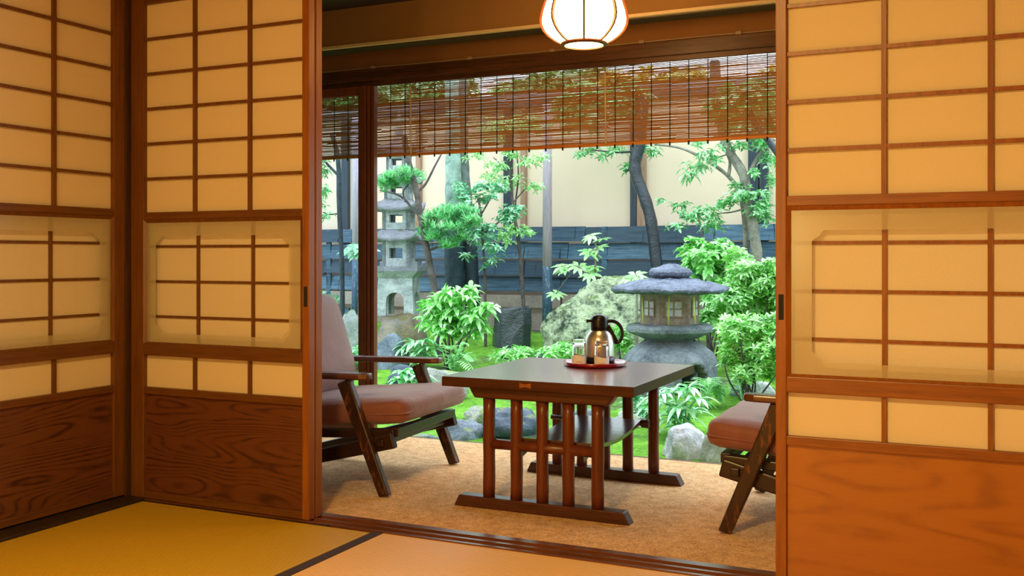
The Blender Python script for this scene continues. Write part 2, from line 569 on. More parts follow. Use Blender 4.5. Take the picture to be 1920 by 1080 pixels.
# ------------------------------------------------------------------ mesh builder
class MB:
    def __init__(s):
        s.v, s.f, s.sm, s.mi = [], [], [], []
        s.mat = 0

    def add(s, vs, fs, smooth=False):
        o = len(s.v)
        s.v += [tuple(p) for p in vs]
        for f in fs:
            s.f.append(tuple(i + o for i in f))
            s.sm.append(smooth)
            s.mi.append(s.mat)
        return s

    def box(s, a, b):
        (x0, y0, z0), (x1, y1, z1) = a, b
        x0, x1 = min(x0, x1), max(x0, x1)
        y0, y1 = min(y0, y1), max(y0, y1)
        z0, z1 = min(z0, z1), max(z0, z1)
        v = [(x0, y0, z0), (x1, y0, z0), (x1, y1, z0), (x0, y1, z0), (x0, y0, z1), (x1, y0, z1), (x1, y1, z1), (x0, y1, z1)]
        return s.hexa(v)

    def hexa(s, v):
        return s.add(v, [(3, 2, 1, 0), (4, 5, 6, 7), (0, 1, 5, 4), (1, 2, 6, 5), (2, 3, 7, 6), (3, 0, 4, 7)])

    def beam(s, p, q, w, h, up=(0, 0, 1), w2=None, h2=None):
        "bar with rectangular section from p to q: w across, h along the up hint"
        p, q = Vector(p), Vector(q)
        d = (q - p).normalized()
        x = d.cross(Vector(up))
        if x.length < 1e-5:
            x = Vector((1, 0, 0))
        x.normalize()
        u = x.cross(d).normalized()
        w2 = w if w2 is None else w2
        h2 = h if h2 is None else h2
        v = []
        for c, ww, hh in ((p, w, h), (q, w2, h2)):
            for a, b in ((-1, -1), (1, -1), (1, 1), (-1, 1)):
                v.append(c + x * a * ww / 2 + u * b * hh / 2)
        return s.hexa(v)

    def tube(s, pts, rad, n=10, caps=True, smooth=True):
        pts = [Vector(p) for p in pts]
        if not isinstance(rad, (list, tuple)):
            rad = [rad] * len(pts)
        vs, fs = [], []
        ref = Vector((0, 0, 1))
        d0 = (pts[1] - pts[0]).normalized()
        if abs(d0.dot(ref)) > .9:
            ref = Vector((1, 0, 0))
        x = d0.cross(ref).normalized()
        for i, p in enumerate(pts):
            d = (pts[min(i + 1, len(pts) - 1)] - pts[max(i - 1, 0)]).normalized()
            x = (x - d * x.dot(d)).normalized()
            y = d.cross(x)
            for k in range(n):
                a = 2 * PI * k / n
                vs.append(p + (x * math.cos(a) + y * math.sin(a)) * rad[i])
        for i in range(len(pts) - 1):
            for k in range(n):
                a, b = i * n + k, i * n + (k + 1) % n
                fs.append((a, b, b + n, a + n))
        s.add(vs, fs, smooth)
        if caps:
            o = len(s.v) - len(vs)
            s.f.append(tuple(o + k for k in range(n))[::-1])
            s.sm.append(False); s.mi.append(s.mat)
            s.f.append(tuple(o + (len(pts) - 1) * n + k for k in range(n)))
            s.sm.append(False); s.mi.append(s.mat)
        return s

    def lathe(s, prof, n=32, c=(0, 0, 0), smooth=True, rfun=None, a0=0, caps=True):
        "prof: list of (r, z)"
        vs, fs = [], []
        for r, z in prof:
            for k in range(n):
                a = 2 * PI * k / n + a0
                rr = r * (rfun(a, z) if rfun else 1)
                vs.append((c[0] + rr * math.cos(a), c[1] + rr * math.sin(a), c[2] + z))
        m = len(prof)
        for i in range(m - 1):
            for k in range(n):
                a, b = i * n + k, i * n + (k + 1) % n
                fs.append((a, b, b + n, a + n))
        s.add(vs, fs, smooth)
        o = len(s.v) - len(vs)
        for i, rev in ((0, True), (m - 1, False)):
            if caps and prof[i][0] > 1e-4:
                f = tuple(o + i * n + k for k in range(n))
                s.f.append(f[::-1] if rev else f)
                s.sm.append(False); s.mi.append(s.mat)
        return s

    def prism(s, poly, y0, y1, axis='Y'):
        "extrude an outline (a, b) along an axis"
        n = len(poly)
        def P(a, b, t):
            return {'Y': (a, t, b), 'X': (t, a, b), 'Z': (a, b, t)}[axis]
        vs = [P(a, b, y0) for a, b in poly] + [P(a, b, y1) for a, b in poly]
        fs = [tuple(range(n))[::-1], tuple(range(n, 2 * n))]
        fs += [(i, (i + 1) % n, n + (i + 1) % n, n + i) for i in range(n)]
        return s.add(vs, fs)

    def leaf(s, b, d, up, L, W, droop=.2, fold=.18):
        s.mat = 1 if rnd.random() < .3 else 0
        d = d.normalized()
        side = d.cross(up)
        if side.length < 1e-4:
            side = d.cross(Vector((1, 0, .3)))
        side.normalize()
        n = side.cross(d)
        m = b + d * L * .45 - n * (W * fold) 
        tip = b + d * L * (1 - droop * .3) - Vector((0, 0, 1)) * L * droop
        l = b + d * L * .42 + side * W * .5 + n * W * fold * .5
        r = b + d * L * .42 - side * W * .5 + n * W * fold * .5
        l2 = b + d * L * .75 + side * W * .32 - Vector((0, 0, 1)) * L * droop * .45
        r2 = b + d * L * .75 - side * W * .32 - Vector((0, 0, 1)) * L * droop * .45
        s.add([b, l, m, r, l2, r2, tip], [(0, 2, 1), (0, 3, 2), (1, 2, 4), (2, 3, 5), (2, 5, 4), (4, 5, 6)])

    def bm(s, bmm, smooth=True):
        bmm.verts.ensure_lookup_table()
        vs = [v.co.copy() for v in bmm.verts]
        fs = [tuple(v.index for v in f.verts) for f in bmm.faces]
        s.add(vs, fs, smooth)
        bmm.free()
        return s


def catmull(pts, k):
    pts = [Vector(p) for p in pts]
    out = []
    n_ = len(pts)
    for i in range(n_ - 1):
        p0, p1, p2, p3 = pts[max(i - 1, 0)], pts[i], pts[i + 1], pts[min(i + 2, n_ - 1)]
        for q in range(k):
            t_ = q / k
            out.append(.5 * ((2 * p1) + (p2 - p0) * t_ + (2 * p0 - 5 * p1 + 4 * p2 - p3) * t_ ** 2 + (3 * p1 - p0 - 3 * p2 + p3) * t_ ** 3))
    out.append(pts[-1])
    return out


def rootloc(p):
    v = Vector((0, 0, 0))
    while p is not None:
        v += p.location
        p = p.parent
    return v


def obj(name, mb, mat, parent=None, world=False, bevel=0, seg=2, kind=None):
    "link one mesh object; world=True means the shape was given in world coordinates"
    me = bpy.data.meshes.new(name)
    vs = mb.v
    if world and parent is not None:
        o = rootloc(parent)
        vs = [(x - o.x, y - o.y, z - o.z) for x, y, z in vs]
    me.from_pydata(vs, [], mb.f)
    me.polygons.foreach_set('use_smooth', mb.sm)
    mats = mat if isinstance(mat, (list, tuple)) else [mat]
    for m in mats:
        me.materials.append(M[m])
    if len(mats) > 1:
        me.polygons.foreach_set('material_index', mb.mi)
    me.update()
    o = bpy.data.objects.new(name, me)
    col.objects.link(o)
    o.parent = parent
    if bevel:
        b = o.modifiers.new('bevel', 'BEVEL')
        b.width = bevel
        b.segments = seg
        b.limit_method = 'ANGLE'
        b.angle_limit = R(40)
    if kind:
        o['kind'] = kind
    return o


def at_base(mb):
    "top-level single mesh: move its origin to its base centre"
    xs = [p[0] for p in mb.v]; ys = [p[1] for p in mb.v]; zs = [p[2] for p in mb.v]
    c = Vector(((min(xs) + max(xs)) / 2, (min(ys) + max(ys)) / 2, min(zs)))
    mb.v = [(p[0] - c.x, p[1] - c.y, p[2] - c.z) for p in mb.v]
    return c


def single(name, mb, mat, label, cat, group=None, bevel=0, kind=None):
    c = at_base(mb)
    o = obj(name, mb, mat, None, bevel=bevel)
    o.location = c
    return tag(o, label, cat, group, kind)


def tag(o, label, cat, group=None, kind=None):
    o['label'] = label
    o['category'] = cat
    if group:
        o['group'] = group
    if kind:
        o['kind'] = kind
    return o


def thing(name, label, cat, loc=(0, 0, 0), rotz=0, group=None):
    o = bpy.data.objects.new(name, None)
    o.empty_display_size = .1
    col.objects.link(o)
    o.location = loc
    o.rotation_euler = (0, 0, rotz)
    return tag(o, label, cat, group)


def struct_empty(name, loc=(0, 0, 0), rotz=0):
    o = bpy.data.objects.new(name, None)
    o.empty_display_size = .1
    col.objects.link(o)
    o.location = loc
    o.rotation_euler = (0, 0, rotz)
    o['kind'] = 'structure'
    return o


def struct(name, mb, mat, bevel=0):
    c = at_base(mb)
    o = obj(name, mb, mat, None, bevel=bevel, kind='structure')
    o.location = c
    return o


def children(o):
    return [c for c in bpy.data.objects if c.parent == o]


def copy_tree(o, parent=None):
    c = o.copy()
    col.objects.link(c)
    c.parent = parent
    for ch in children(o):
        copy_tree(ch, c)
    return c


def box(a, b):
    return MB().box(a, b)


# ------------------------------------------------------------------ room shell
DY = 2.862              # front face of the left sliding screen
struct('floor', box((-4.3, -1.7, -.16), (2.3, 4.44, -.052)), 'ceil_dark')
struct('wall_front', box((-3.3, -1.75, -.16), (2.3, -1.65, 2.45)), 'room_wall')
struct('wall_right', box((2.2, -1.65, -.16), (2.3, 2.84, 2.45)), 'room_wall')
struct('wall_left', box((-3.2, -1.65, -.16), (-3.05, 2.84, 2.45)), 'room_wall')  # solid panel added behind the left screens to block skylight
struct('ceiling', box((-3.2, -1.65, 2.36), (2.3, 2.98, 2.45)), 'ceiling_wood')
struct('wall_back', box((-3.05, 2.87, 1.96), (2.2, 2.97, 2.36)), 'room_wall')
struct('trim_1', box((-3.05, 2.845, 1.905), (2.2, 2.985, 1.96)), 'dark_trim')             # head rail over the screens
# left wall fill above and beside its screen
struct('trim_2', box((-3.05, -1.65, 1.905), (-2.93, 2.835, 1.96)), 'dark_post')
struct('wall_left.001', box((-3.05, -1.65, 1.96), (-2.97, 2.87, 2.36)), 'room_wall')
struct('wall_left.002', box((-3.05, -1.65, .0), (-2.97, 1.99, 1.905)), 'room_wall')
struct('trim_3', box((-3.045, 2.837, 0.004), (-2.957, 2.93, 1.905)), 'dark_post', .004)   # corner post
# sills
sl = MB()
prof = [(2.852, -.05), (2.852, .004), (2.866, .004), (2.866, -.004), (2.894, -.004), (2.894, .005), (2.908, .005), (2.908, -.004),
        (2.936, -.004), (2.936, .006), (2.972, .006), (2.972, -.05)]
sl.prism([(a, b) for a, b in prof], -2.955, 2.2, 'X')
struct('trim_4', sl, 'sill_wood')
struct('trim_5', box((-3.045, -1.65, -.05), (-2.872, 2.85, .012)), 'black_trim', .003)     # sill under the left wall screens
struct('trim_10', box((-2.872, 2.838, -.05), (-2.03, 2.852, .0015)), 'black_trim')
# veranda shell
struct('wall_veranda', box((-4.35, 2.97, -.16), (-4.25, 4.5, 2.25)), 'room_wall')
struct('wall_end', box((1.3, 2.985, -.16), (1.4, 4.5, 2.25)), 'room_wall')
struct('wall_partition', box((-4.25, 2.88, -.16), (-3.05, 2.96, 2.25)), 'room_wall')
struct('wall_partition.001', box((1.14, 2.88, 0.006), (2.2, 2.96, 1.905)), 'room_wall')
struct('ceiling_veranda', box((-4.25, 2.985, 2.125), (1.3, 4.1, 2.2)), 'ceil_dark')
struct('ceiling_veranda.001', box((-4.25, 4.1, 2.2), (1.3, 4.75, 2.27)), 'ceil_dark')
bmw = MB().box((-4.25, 4.1, 1.945), (1.3, 4.2, 2.2))
struct('beam', bmw, 'plaster_in')
struct('trim_6', box((-4.25, 4.092, 1.935), (1.3, 4.115, 1.948)), 'strip_white')
struct('beam.001', box((-4.25, 4.115, 1.93), (1.3, 4.205, 1.946)), 'black_trim')
struct('wall_lintel', box((-4.25, 4.42, 1.885), (1.3, 4.52, 2.2)), 'plaster_dark')
lt = MB().box((-4.25, 4.40, 1.845), (1.3, 4.5, 1.885)).box((-4.25, 4.385, 1.822), (1.3, 4.45, 1.85)).box((-4.25, 4.41, 1.80), (1.3, 4.43, 1.825))
struct('trim_7', lt, 'dark_trim')
struct('trim_8', box((-4.25, 4.425, -.16), (1.3, 4.47, -.004)), 'sill_wood')

# left sliding window leaf (the rest of the front stands open)
wn = struct_empty('window_1', (-3.55, 4.38, 0))
st = MB()
st.box((.61, -.005, 0), (.655, .035, 1.80)).box((.658, .0, 0), (.675, .04, 1.80)).box((.678, .006, 0), (.70, .04, 1.80))
obj('stile', st, 'window_wood', wn, bevel=.003)
st = MB().box((-.70, -.002, 0), (-.64, .035, 1.80))
obj('stile', st, 'window_wood', wn, bevel=.003)
obj('top_rail', MB().box((-.64, 0, 1.752), (.61, .03, 1.80)), 'window_wood', wn, bevel=.003)
obj('bottom_rail', MB().box((-.64, 0, 0), (.61, .03, .10)), 'window_wood', wn, bevel=.003)
M['pane'] = thin_glass('window_glass', (.80, .88, .93, 1), 1.3)
obj('glass_pane', MB().add([(-.64, .015, .1), (.61, .015, .1), (.61, .015, 1.752), (-.64, .015, 1.752)], [(0, 1, 2, 3)]), 'pane', wn)

# cable along the lintel with clips
cb = thing('electric_cable', 'thin pale cable clipped along the wooden lintel above the bamboo blind', 'cable', (-1.8, 4.40, 1.885))
pts = []
for i in range(60):
    x = -3.6 + i * .06
    pts.append((x, 4.396, 1.892 + .003 * noise.noise(Vector((x * 3, 0, 0)))))
obj('sheath', MB().tube(pts, .0028, 6), 'cable', cb, world=True)
for x in (-3.28, -2.86, -2.3, -1.86, -1.42, -.98):
    obj('clip', MB().box((x - .012, 4.389, 1.886), (x + .012, 4.401, 1.899)), 'cable', cb, world=True)

# ------------------------------------------------------------------ tatami and carpet
tm = thing('tatami_mat', 'golden tatami mat in the left corner in front of the closed screen', 'tatami mat', (-2.36, 2.0, 0))
obj('rush_surface', box((-2.87, 1.0, -.05), (-1.858, 2.838, 0)), 'tatami_a', tm, world=True)
tm = thing('tatami_mat', 'tan tatami mat with a dark cloth edge along the sliding door sill', 'tatami mat', (-.9, 2.4, 0))
obj('rush_surface', box((-1.815, 1.94, -.05), (.02, 2.851, 0)), 'tatami_b', tm, world=True)
obj('cloth_border', box((-1.857, 1.94, -.05), (-1.816, 2.851, .0012)), 'heri', tm, world=True)
struct('floor.001', box((.03, -1.64, -.05), (2.18, 2.851, 0)), 'tatami_b')
struct('floor.002', box((-1.857, -1.64, -.05), (.02, 1.93, 0)), 'tatami_b')
struct('floor.003', box((-2.87, -1.64, -.05), (-1.86, .99, 0)), 'tatami_a')
single('carpet', box((-4.24, 2.974, -.05), (1.29, 4.425, 0)), 'carpet', 'tan pile carpet covering the veranda floor under the table and armchairs', 'carpet')


# ------------------------------------------------------------------ shoji screens
def shoji(name, xs, zero_left, width, panel, pull=None, bl=.043, br=.043, bt=.05, bb=.034, wd='shoji_wood', wh='shoji_wood_h'):
    """screen in its own frame: x across from 0 to width, y from the room face backwards, z up.
    xs = centres of the upright bars, zero_left / right stile inner edges in xs[0], xs[-1]"""
    d = struct_empty(name)
    T = .034
    xl, xr = xs[0], xs[-1]
    ZT, ZB = 1.874, 0.005
    for a, b in ((0, xl), (xr, width)):
        obj('stile', MB().box((a, 0, ZB), (b, T, 1.905)), 'shoji_wood' if (a > 0 and panel == 'panel_left') else wd, d, bevel=.002)  # lighter wood on the right stile stands in for lamp glow there
    obj('top_rail', MB().box((xl, .001, ZT), (xr, T - .002, 1.905)), wh, d, bevel=.002)
    obj('middle_rail', MB().box((xl, .001, 1.058), (xr, T - .004, 1.086)), wh, d, bevel=.002)
    obj('lower_rail', MB().box((xl, -.003, .546), (xr, T - .004, .590)), wh, d, bevel=.003)
    obj('panel_rail', MB().box((xl, .001, .400), (xr, T - .004, .426)), wh, d, bevel=.002)
    obj('bottom_rail', MB().box((xl, .001, ZB), (xr, T - .004, .032)), wh, d, bevel=.002)
    la = MB()
    for x in xs[1:-1]:
        la.box((x - .0065, .006, 1.086), (x + .0065, .018, ZT))
    for r in range(5):
        z = 1.742 - .1323 * r
        la.box((xl, .008, z - .0055), (xr, .0172, z + .0055))
    obj('lattice', la, wd, d)
    obj('paper_screen', MB().box((xl, .0185, 1.086), (xr, .0195, ZT)), 'paper', d)
    lo = MB()
    for x in xs[1:-1]:
        lo.box((x - .006, .006, .426), (x + .006, .018, .546))
    obj('lower_lattice', lo, wd, d)
    obj('lower_paper', MB().box((xl, .0185, .426), (xr, .0195, .546)), 'paper', d)
    obj('wood_panel', MB().box((xl, .012, .032), (xr, .02, .400)), panel, d)
    # glazed middle
    g0, g1, gz0, gz1 = xl + .012, xr - .012, .597, 1.046
    fr = MB()
    for (ax, az, bx, bz, cx, cz, dx, dz) in (
            (xl, 1.058, xr, 1.058, g1, gz1, g0, gz1), (xl, .59, xr, .59, g1, gz0, g0, gz0),
            (xl, .59, xl, 1.058, g0, gz1, g0, gz0), (xr, .59, xr, 1.058, g1, gz1, g1, gz0)):
        fr.add([(ax, -.002, az), (bx, -.002, bz), (cx, .0065, cz), (dx, .0065, dz),
                (ax, .012, az), (bx, .012, bz), (cx, .012, cz), (dx, .012, dz)],
               [(0, 1, 2, 3), (7, 6, 5, 4), (0, 4, 5, 1), (1, 5, 6, 2), (2, 6, 7, 3), (3, 7, 4, 0)])
    obj('glass_frame', fr, wd, d)
    y = .0085
    gp = obj('glass_pane', MB().add([(g0, y, gz0), (g1, y, gz0), (g1, y, gz1), (g0, y, gz1)], [(0, 1, 2, 3)]), 'glass_clear', d)
    c0, c1, cz0, cz1 = g0 + bl, g1 - br, gz0 + bb, gz1 - bt
    k = .026
    inner = []
    def arc(cx, cz, a0):
        # notched corner: a shallow quarter curve with a small step
        return [(cx + sx, cz + sz) for sx, sz in a0]
    inner += [(c0 + k * 1.25, cz0), (c0 + k, cz0 + k * .25), (c0 + k * .7, cz0 + k * .62), (c0 + k * .25, cz0 + k * .9), (c0, cz0 + k * 1.15)][::-1]
    inner += [(c1 - k * 1.25, cz0), (c1 - k, cz0 + k * .25), (c1 - k * .7, cz0 + k * .62), (c1 - k * .25, cz0 + k * .9), (c1, cz0 + k * 1.15)]
    inner += [(c1 - k * 1.25, cz1), (c1 - k, cz1 - k * .25), (c1 - k * .7, cz1 - k * .62), (c1 - k * .25, cz1 - k * .9), (c1, cz1 - k * 1.15)][::-1]
    inner += [(c0 + k * 1.25, cz1), (c0 + k, cz1 - k * .25), (c0 + k * .7, cz1 - k * .62), (c0 + k * .25, cz1 - k * .9), (c0, cz1 - k * 1.15)]
    outer = []
    mx, mz = (g0 + g1) / 2, (gz0 + gz1) / 2
    for i, (a, b) in enumerate(inner):
        q = i % 5
        X = g0 if a < mx else g1
        Z = gz0 if b < mz else gz1
        corner = i // 5
        # ends of each corner run project straight outwards, the middle ones go to the corner
        horiz_first = corner in (0, 2)
        if q == 2:
            outer.append((X, Z))
        elif (q < 2) == horiz_first:
            outer.append((X, b))
        else:
            outer.append((a, Z))
    n = len(inner)
    yb = .0075
    fm = MB().add([(a, yb, b) for a, b in inner] + [(a, yb, b) for a, b in outer],
                  [(i, (i + 1) % n, n + (i + 1) % n, n + i) for i in range(n)])
    obj('frosted_border', fm, 'frosted', gp)
    il = MB()
    for x in xs[1:-1]:
        il.box((x - .0065, .026, .59), (x + .0065, .0325, 1.058))
    for z in (.957, .8246, .692):
        il.box((xl, .0275, z - .005), (xr, .032, z + .005))
    obj('inner_lattice', il, wd, d)
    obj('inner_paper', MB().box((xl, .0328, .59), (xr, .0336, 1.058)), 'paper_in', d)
    if pull:
        pm = MB()
        x, z0, z1 = pull, .745, .815
        pm.box((x - .007, -.0012, z0), (x + .007, .002, z1))
        obj('finger_pull', pm, 'cord_black', d)
    return d


S1 = [-2.8907, -2.6481, -2.3927, -2.1553]
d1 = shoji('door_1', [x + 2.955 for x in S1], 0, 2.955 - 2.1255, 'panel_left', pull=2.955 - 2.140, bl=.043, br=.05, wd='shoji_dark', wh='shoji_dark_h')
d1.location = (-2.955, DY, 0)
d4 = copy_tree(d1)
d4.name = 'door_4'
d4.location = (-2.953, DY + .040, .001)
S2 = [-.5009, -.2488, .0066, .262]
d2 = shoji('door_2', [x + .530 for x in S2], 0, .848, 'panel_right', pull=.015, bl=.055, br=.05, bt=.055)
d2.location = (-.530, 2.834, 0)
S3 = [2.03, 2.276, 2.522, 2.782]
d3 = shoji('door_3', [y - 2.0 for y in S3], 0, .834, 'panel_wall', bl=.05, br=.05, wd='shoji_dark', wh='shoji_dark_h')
d3.location = (-2.956, 2.0, .012)
d3.rotation_euler = (0, 0, PI / 2)
d5 = copy_tree(d2)
d5.name = 'door_5'
d5.location = (.325, 2.875, 0)


# ------------------------------------------------------------------ low table
def rr(a, b, r, n=4):
    "rounded rectangle outline"
    (x0, z0), (x1, z1) = a, b
    out = []
    for cx, cz, s0 in ((x1 - r, z1 - r, 0), (x0 + r, z1 - r, 90), (x0 + r, z0 + r, 180), (x1 - r, z0 + r, 270)):
        for k in range(n + 1):
            t = R(s0 + 90 * k / n)
            out.append((cx + r * math.cos(t), cz + r * math.sin(t)))
    return out


tb = thing('low_table', 'dark brown low wooden table with round spindle legs at the middle of the veranda', 'table', (-1.445, 3.63, 0))
TX0, TX1, TY0, TY1, TZ = -1.815, -1.077, 3.245, 4.02, .48
tt = box((TX0, TY0, TZ - .036), (TX1, TY1, TZ))
tt.mi = [1, 0, 1, 1, 1, 1]
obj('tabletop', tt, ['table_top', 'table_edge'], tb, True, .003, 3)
ky = MB().prism([(-1.50, .453), (-1.478, .458), (-1.456, .453), (-1.456, .472), (-1.478, .467), (-1.50, .472)], TY0 - .0008, TY0 + .002)
obj('inlay_key', ky, 'inlay', tb, True)['label'] = 'lighter bow-shaped inlay on the table edge'
for yc, sgn in ((3.31, 1), (3.96, -1)):
    y0, y1 = yc - .027, yc + .027
    ft = MB().prism([(-1.785, 0), (-1.105, 0), (-1.128, .042), (-1.765, .042)], y0, y1)
    obj('foot', ft, 'table_foot', tb, True, .004)
    for x in (-1.652, -1.541, -1.439, -1.339, -1.229):
        lg = MB()
        pts, rad = [], []
        for k in range(8):
            t = k / 7
            pts.append((x + .0006 * math.sin(k * 1.7 + x * 9), yc, .04 + .36 * t))
            rad.append(.0222 + .0006 * math.sin(k * 2.1 + x * 31))
        lg.tube(pts, rad, 16)
        obj('leg', lg, 'table_leg', tb, True)
    bb = MB()
    pr = [(-1.725, .444), (-1.152, .444), (-1.185, .402), (-1.70, .402)]
    bb.prism(pr, yc - .03, yc + .03)
    obj('under_beam', bb, 'table_beam', tb, True, .008, 3)
    if sgn == 1:
        sr = MB().tube([(-1.65, yc, .235), (-1.24, yc, .235)], .019, 12)
        obj('stretcher', sr, 'table_leg', tb, True)
rod = MB().tube([(-1.66, 3.912, .245), (-1.235, 3.912, .245)], .010, 12).tube([(-1.262, 3.912, .245), (-1.232, 3.912, .245)], .018, 14)
obj('shelf_rod', rod, 'table_foot', tb, True)
sh = MB()
n = 14
vs, fs = [], []
for i in range(n + 1):
    t = i / n
    y = 3.325 + (3.90 - 3.325) * t
    z = .262 - .03 * math.sin(PI * t) + .0 * t
    for x in (-1.575, -1.262):
        vs.append((x, y, z)); vs.append((x, y, z - .014))
for i in range(n):
    a = i * 4
    fs += [(a, a + 2, a + 6, a + 4), (a + 1, a + 5, a + 7, a + 3), (a, a + 4, a + 5, a + 1), (a + 2, a + 3, a + 7, a + 6)]
fs += [(0, 1, 3, 2), (n * 4, n * 4 + 2, n * 4 + 3, n * 4 + 1)]
sh.add(vs, fs)
obj('shelf', sh, 'table_shelf', tb, True)
for x in (-1.54, -1.30):
    br = MB().beam((x, 3.335, .20), (x, 3.46, .226), .018, .02)
    obj('shelf_bracket', br, 'table_foot', tb, True)

# ------------------------------------------------------------------ tray, flask, tumblers
TC = Vector((-1.432, 3.828, TZ))
tr = MB().lathe([(.108, 0), (.124, .003), (.1285, .016), (.126, .0175), (.120, .008), (.0, .006)], 56)
o = obj('tray', tr, 'red_lacquer')
o.location = TC + Vector((0, 0, .0005))
tag(o, 'round red lacquer tray on the low table holding flask and glasses', 'tray')
fp = PY(1124, 676, 3.872)
fl = thing('vacuum_flask', 'steel vacuum flask with black lid, spout and handle on the red tray', 'flask', (fp.x, 3.872, TZ + .0075))
body = [(.0, .022), (.0585, .022), (.0600, .03), (.0600, .075), (.0585, .092), (.053, .108), (.044, .122), (.036, .130), (.035, .131), (0, .131)]
obj('body', MB().lathe(body, 48), 'steel', fl)
obj('base_ring', MB().lathe([(0, 0), (.058, 0), (.0615, .004), (.0615, .022), (0, .022)], 40), 'black_plastic', fl)
lid = [(0, .128), (.035, .128), (.0355, .150), (.0355, .172), (.034, .180), (.029, .188), (.020, .194), (.008, .196), (0, .196)]
obj('lid', MB().lathe(lid, 40), 'black_plastic', fl)
rx, ry = CS, SN     # handle lies across the view: along the camera's right
def fv(a, z, b=0):
    return (rx * a - ry * b, ry * a + rx * b, z)
obj('spout', MB().beam(fv(-.030, .170), fv(-.054, .170), .014, .011), 'black_plastic', fl, bevel=.002)
hp = [fv(.030, .168), fv(.052, .169), fv(.074, .160), fv(.089, .140), fv(.093, .115), fv(.086, .092), (fv(.072, .081)), fv(.062, .084)]
obj('handle', MB().tube(catmull(hp, 5), .0072, 12).beam(fv(.032, .150), fv(.066, .086), .014, .020, (rx, ry, .5)), 'black_plastic', fl, bevel=.002)
for i, (px, yy, lab) in enumerate(((1086, 3.80, 'clear faceted tumbler upside down in a paper sleeve, left of the flask'),
                                   (1128, 3.775, 'clear faceted tumbler upside down in a paper sleeve, in front of the flask'))):
    p = PY(px, 680, yy)
    g = thing('tumbler', lab, 'glass', (p.x, yy, TZ + .0078), 0, 'tumblers on the red tray')
    fac = lambda a, z: 1 + (.035 * abs(math.cos(4 * a)) if .035 < z < .09 else 0)
    pr_ = [(.0265, 0), (.0285, .001), (.0282, .036), (.0268, .060), (.0255, .082), (.0252, .094), (.0235, .097), (.004, .0965), (.0, .096)]
    pin = [(.0265, 0), (.0258, .03), (.0242, .06), (.0225, .080), (.018, .084), (0, .084)]
    gm = MB().lathe(pr_, 48, rfun=fac)
    m2 = MB().lathe(pin, 48)
    gm.add(m2.v, [f[::-1] for f in m2.f if len(f) < 10], True)
    gm.f, gm.sm, gm.mi = zip(*[(f, s_, k_) for f, s_, k_ in zip(gm.f, gm.sm, gm.mi) if len(f) < 10])
    gm.f, gm.sm, gm.mi = list(gm.f), list(gm.sm), list(gm.mi)
    obj('glass_body', gm, 'tumbler', g)
    slm = MB()
    N = 40
    vs, fs = [], []
    for k in range(N + 1):
        a = 2 * PI * k / N
        h = .034 + .003 * math.sin(3 * a + i)
        vs += [(.0296 * math.cos(a), .0296 * math.sin(a), .0005), (.0293 * math.cos(a), .0293 * math.sin(a), h)]
    for k in range(N):
        fs.append((2 * k, 2 * k + 2, 2 * k + 3, 2 * k + 1))
    slm.add(vs, fs, True)
    sl_ = obj('paper_sleeve', slm, 'sleeve', g)
    ink = MB()
    base_a = math.atan2(-p.y, -p.x)
    for k in range(7):
        a = base_a + (k - 3) * .13
        for zz, hh in ((.006, .006),):
            r_ = .0299
            w_ = .045
            ink.add([(r_ * math.cos(a - w_), r_ * math.sin(a - w_), zz), (r_ * math.cos(a + w_ * .2), r_ * math.sin(a + w_ * .2), zz),
                     (r_ * math.cos(a + w_), r_ * math.sin(a + w_), zz + hh), (r_ * math.cos(a - w_ * .3), r_ * math.sin(a - w_ * .3), zz + hh)], [(0, 1, 2, 3)])
    obj('printed_band', ink, 'sleeve_ink', sl_)


# ------------------------------------------------------------------ armchairs
def cushion(sx, sy, sz, r=.035, puff=.25, n=14, seed=0, wr=.004, flat=1.0):
    "soft rounded block centred on the origin"
    mb = MB()
    bmn = bmesh.new()
    bmesh.ops.create_cube(bmn, size=2)
    bmesh.ops.subdivide_edges(bmn, edges=bmn.edges[:], cuts=n, use_grid_fill=True)
    hx, hy, hz = sx / 2, sy / 2, sz / 2
    for v in bmn.verts:
        u, w, t = v.co
        p = Vector((u * hx, w * hy, t * hz))
        q = Vector((max(-hx + r, min(hx - r, p.x)), max(-hy + r, min(hy - r, p.y)), max(-hz + r, min(hz - r, p.z))))
        d = p - q
        if d.length > 1e-6:
            p = q + d.normalized() * min(d.length, r) if d.length > r else p
        bul = (1 - u ** 4) * (1 - w ** 4)
        p.z *= 1 + (puff if t > 0 else puff * flat) * bul
        ed = (1 - t * t)
        p.x += .008 * ed * u * (1 - w ** 2)
        p.y += .008 * ed * w * (1 - u ** 2)
        k = wr * noise.noise(Vector((p.x * 14 + seed, p.y * 14, p.z * 14)))
        p += Vector((k, k, k * .6))
        v.co = p
    mb.bm(bmn)
    return mb


def place(mb, mat):
    mb.v = [tuple(mat @ Vector(p)) for p in mb.v]
    return mb


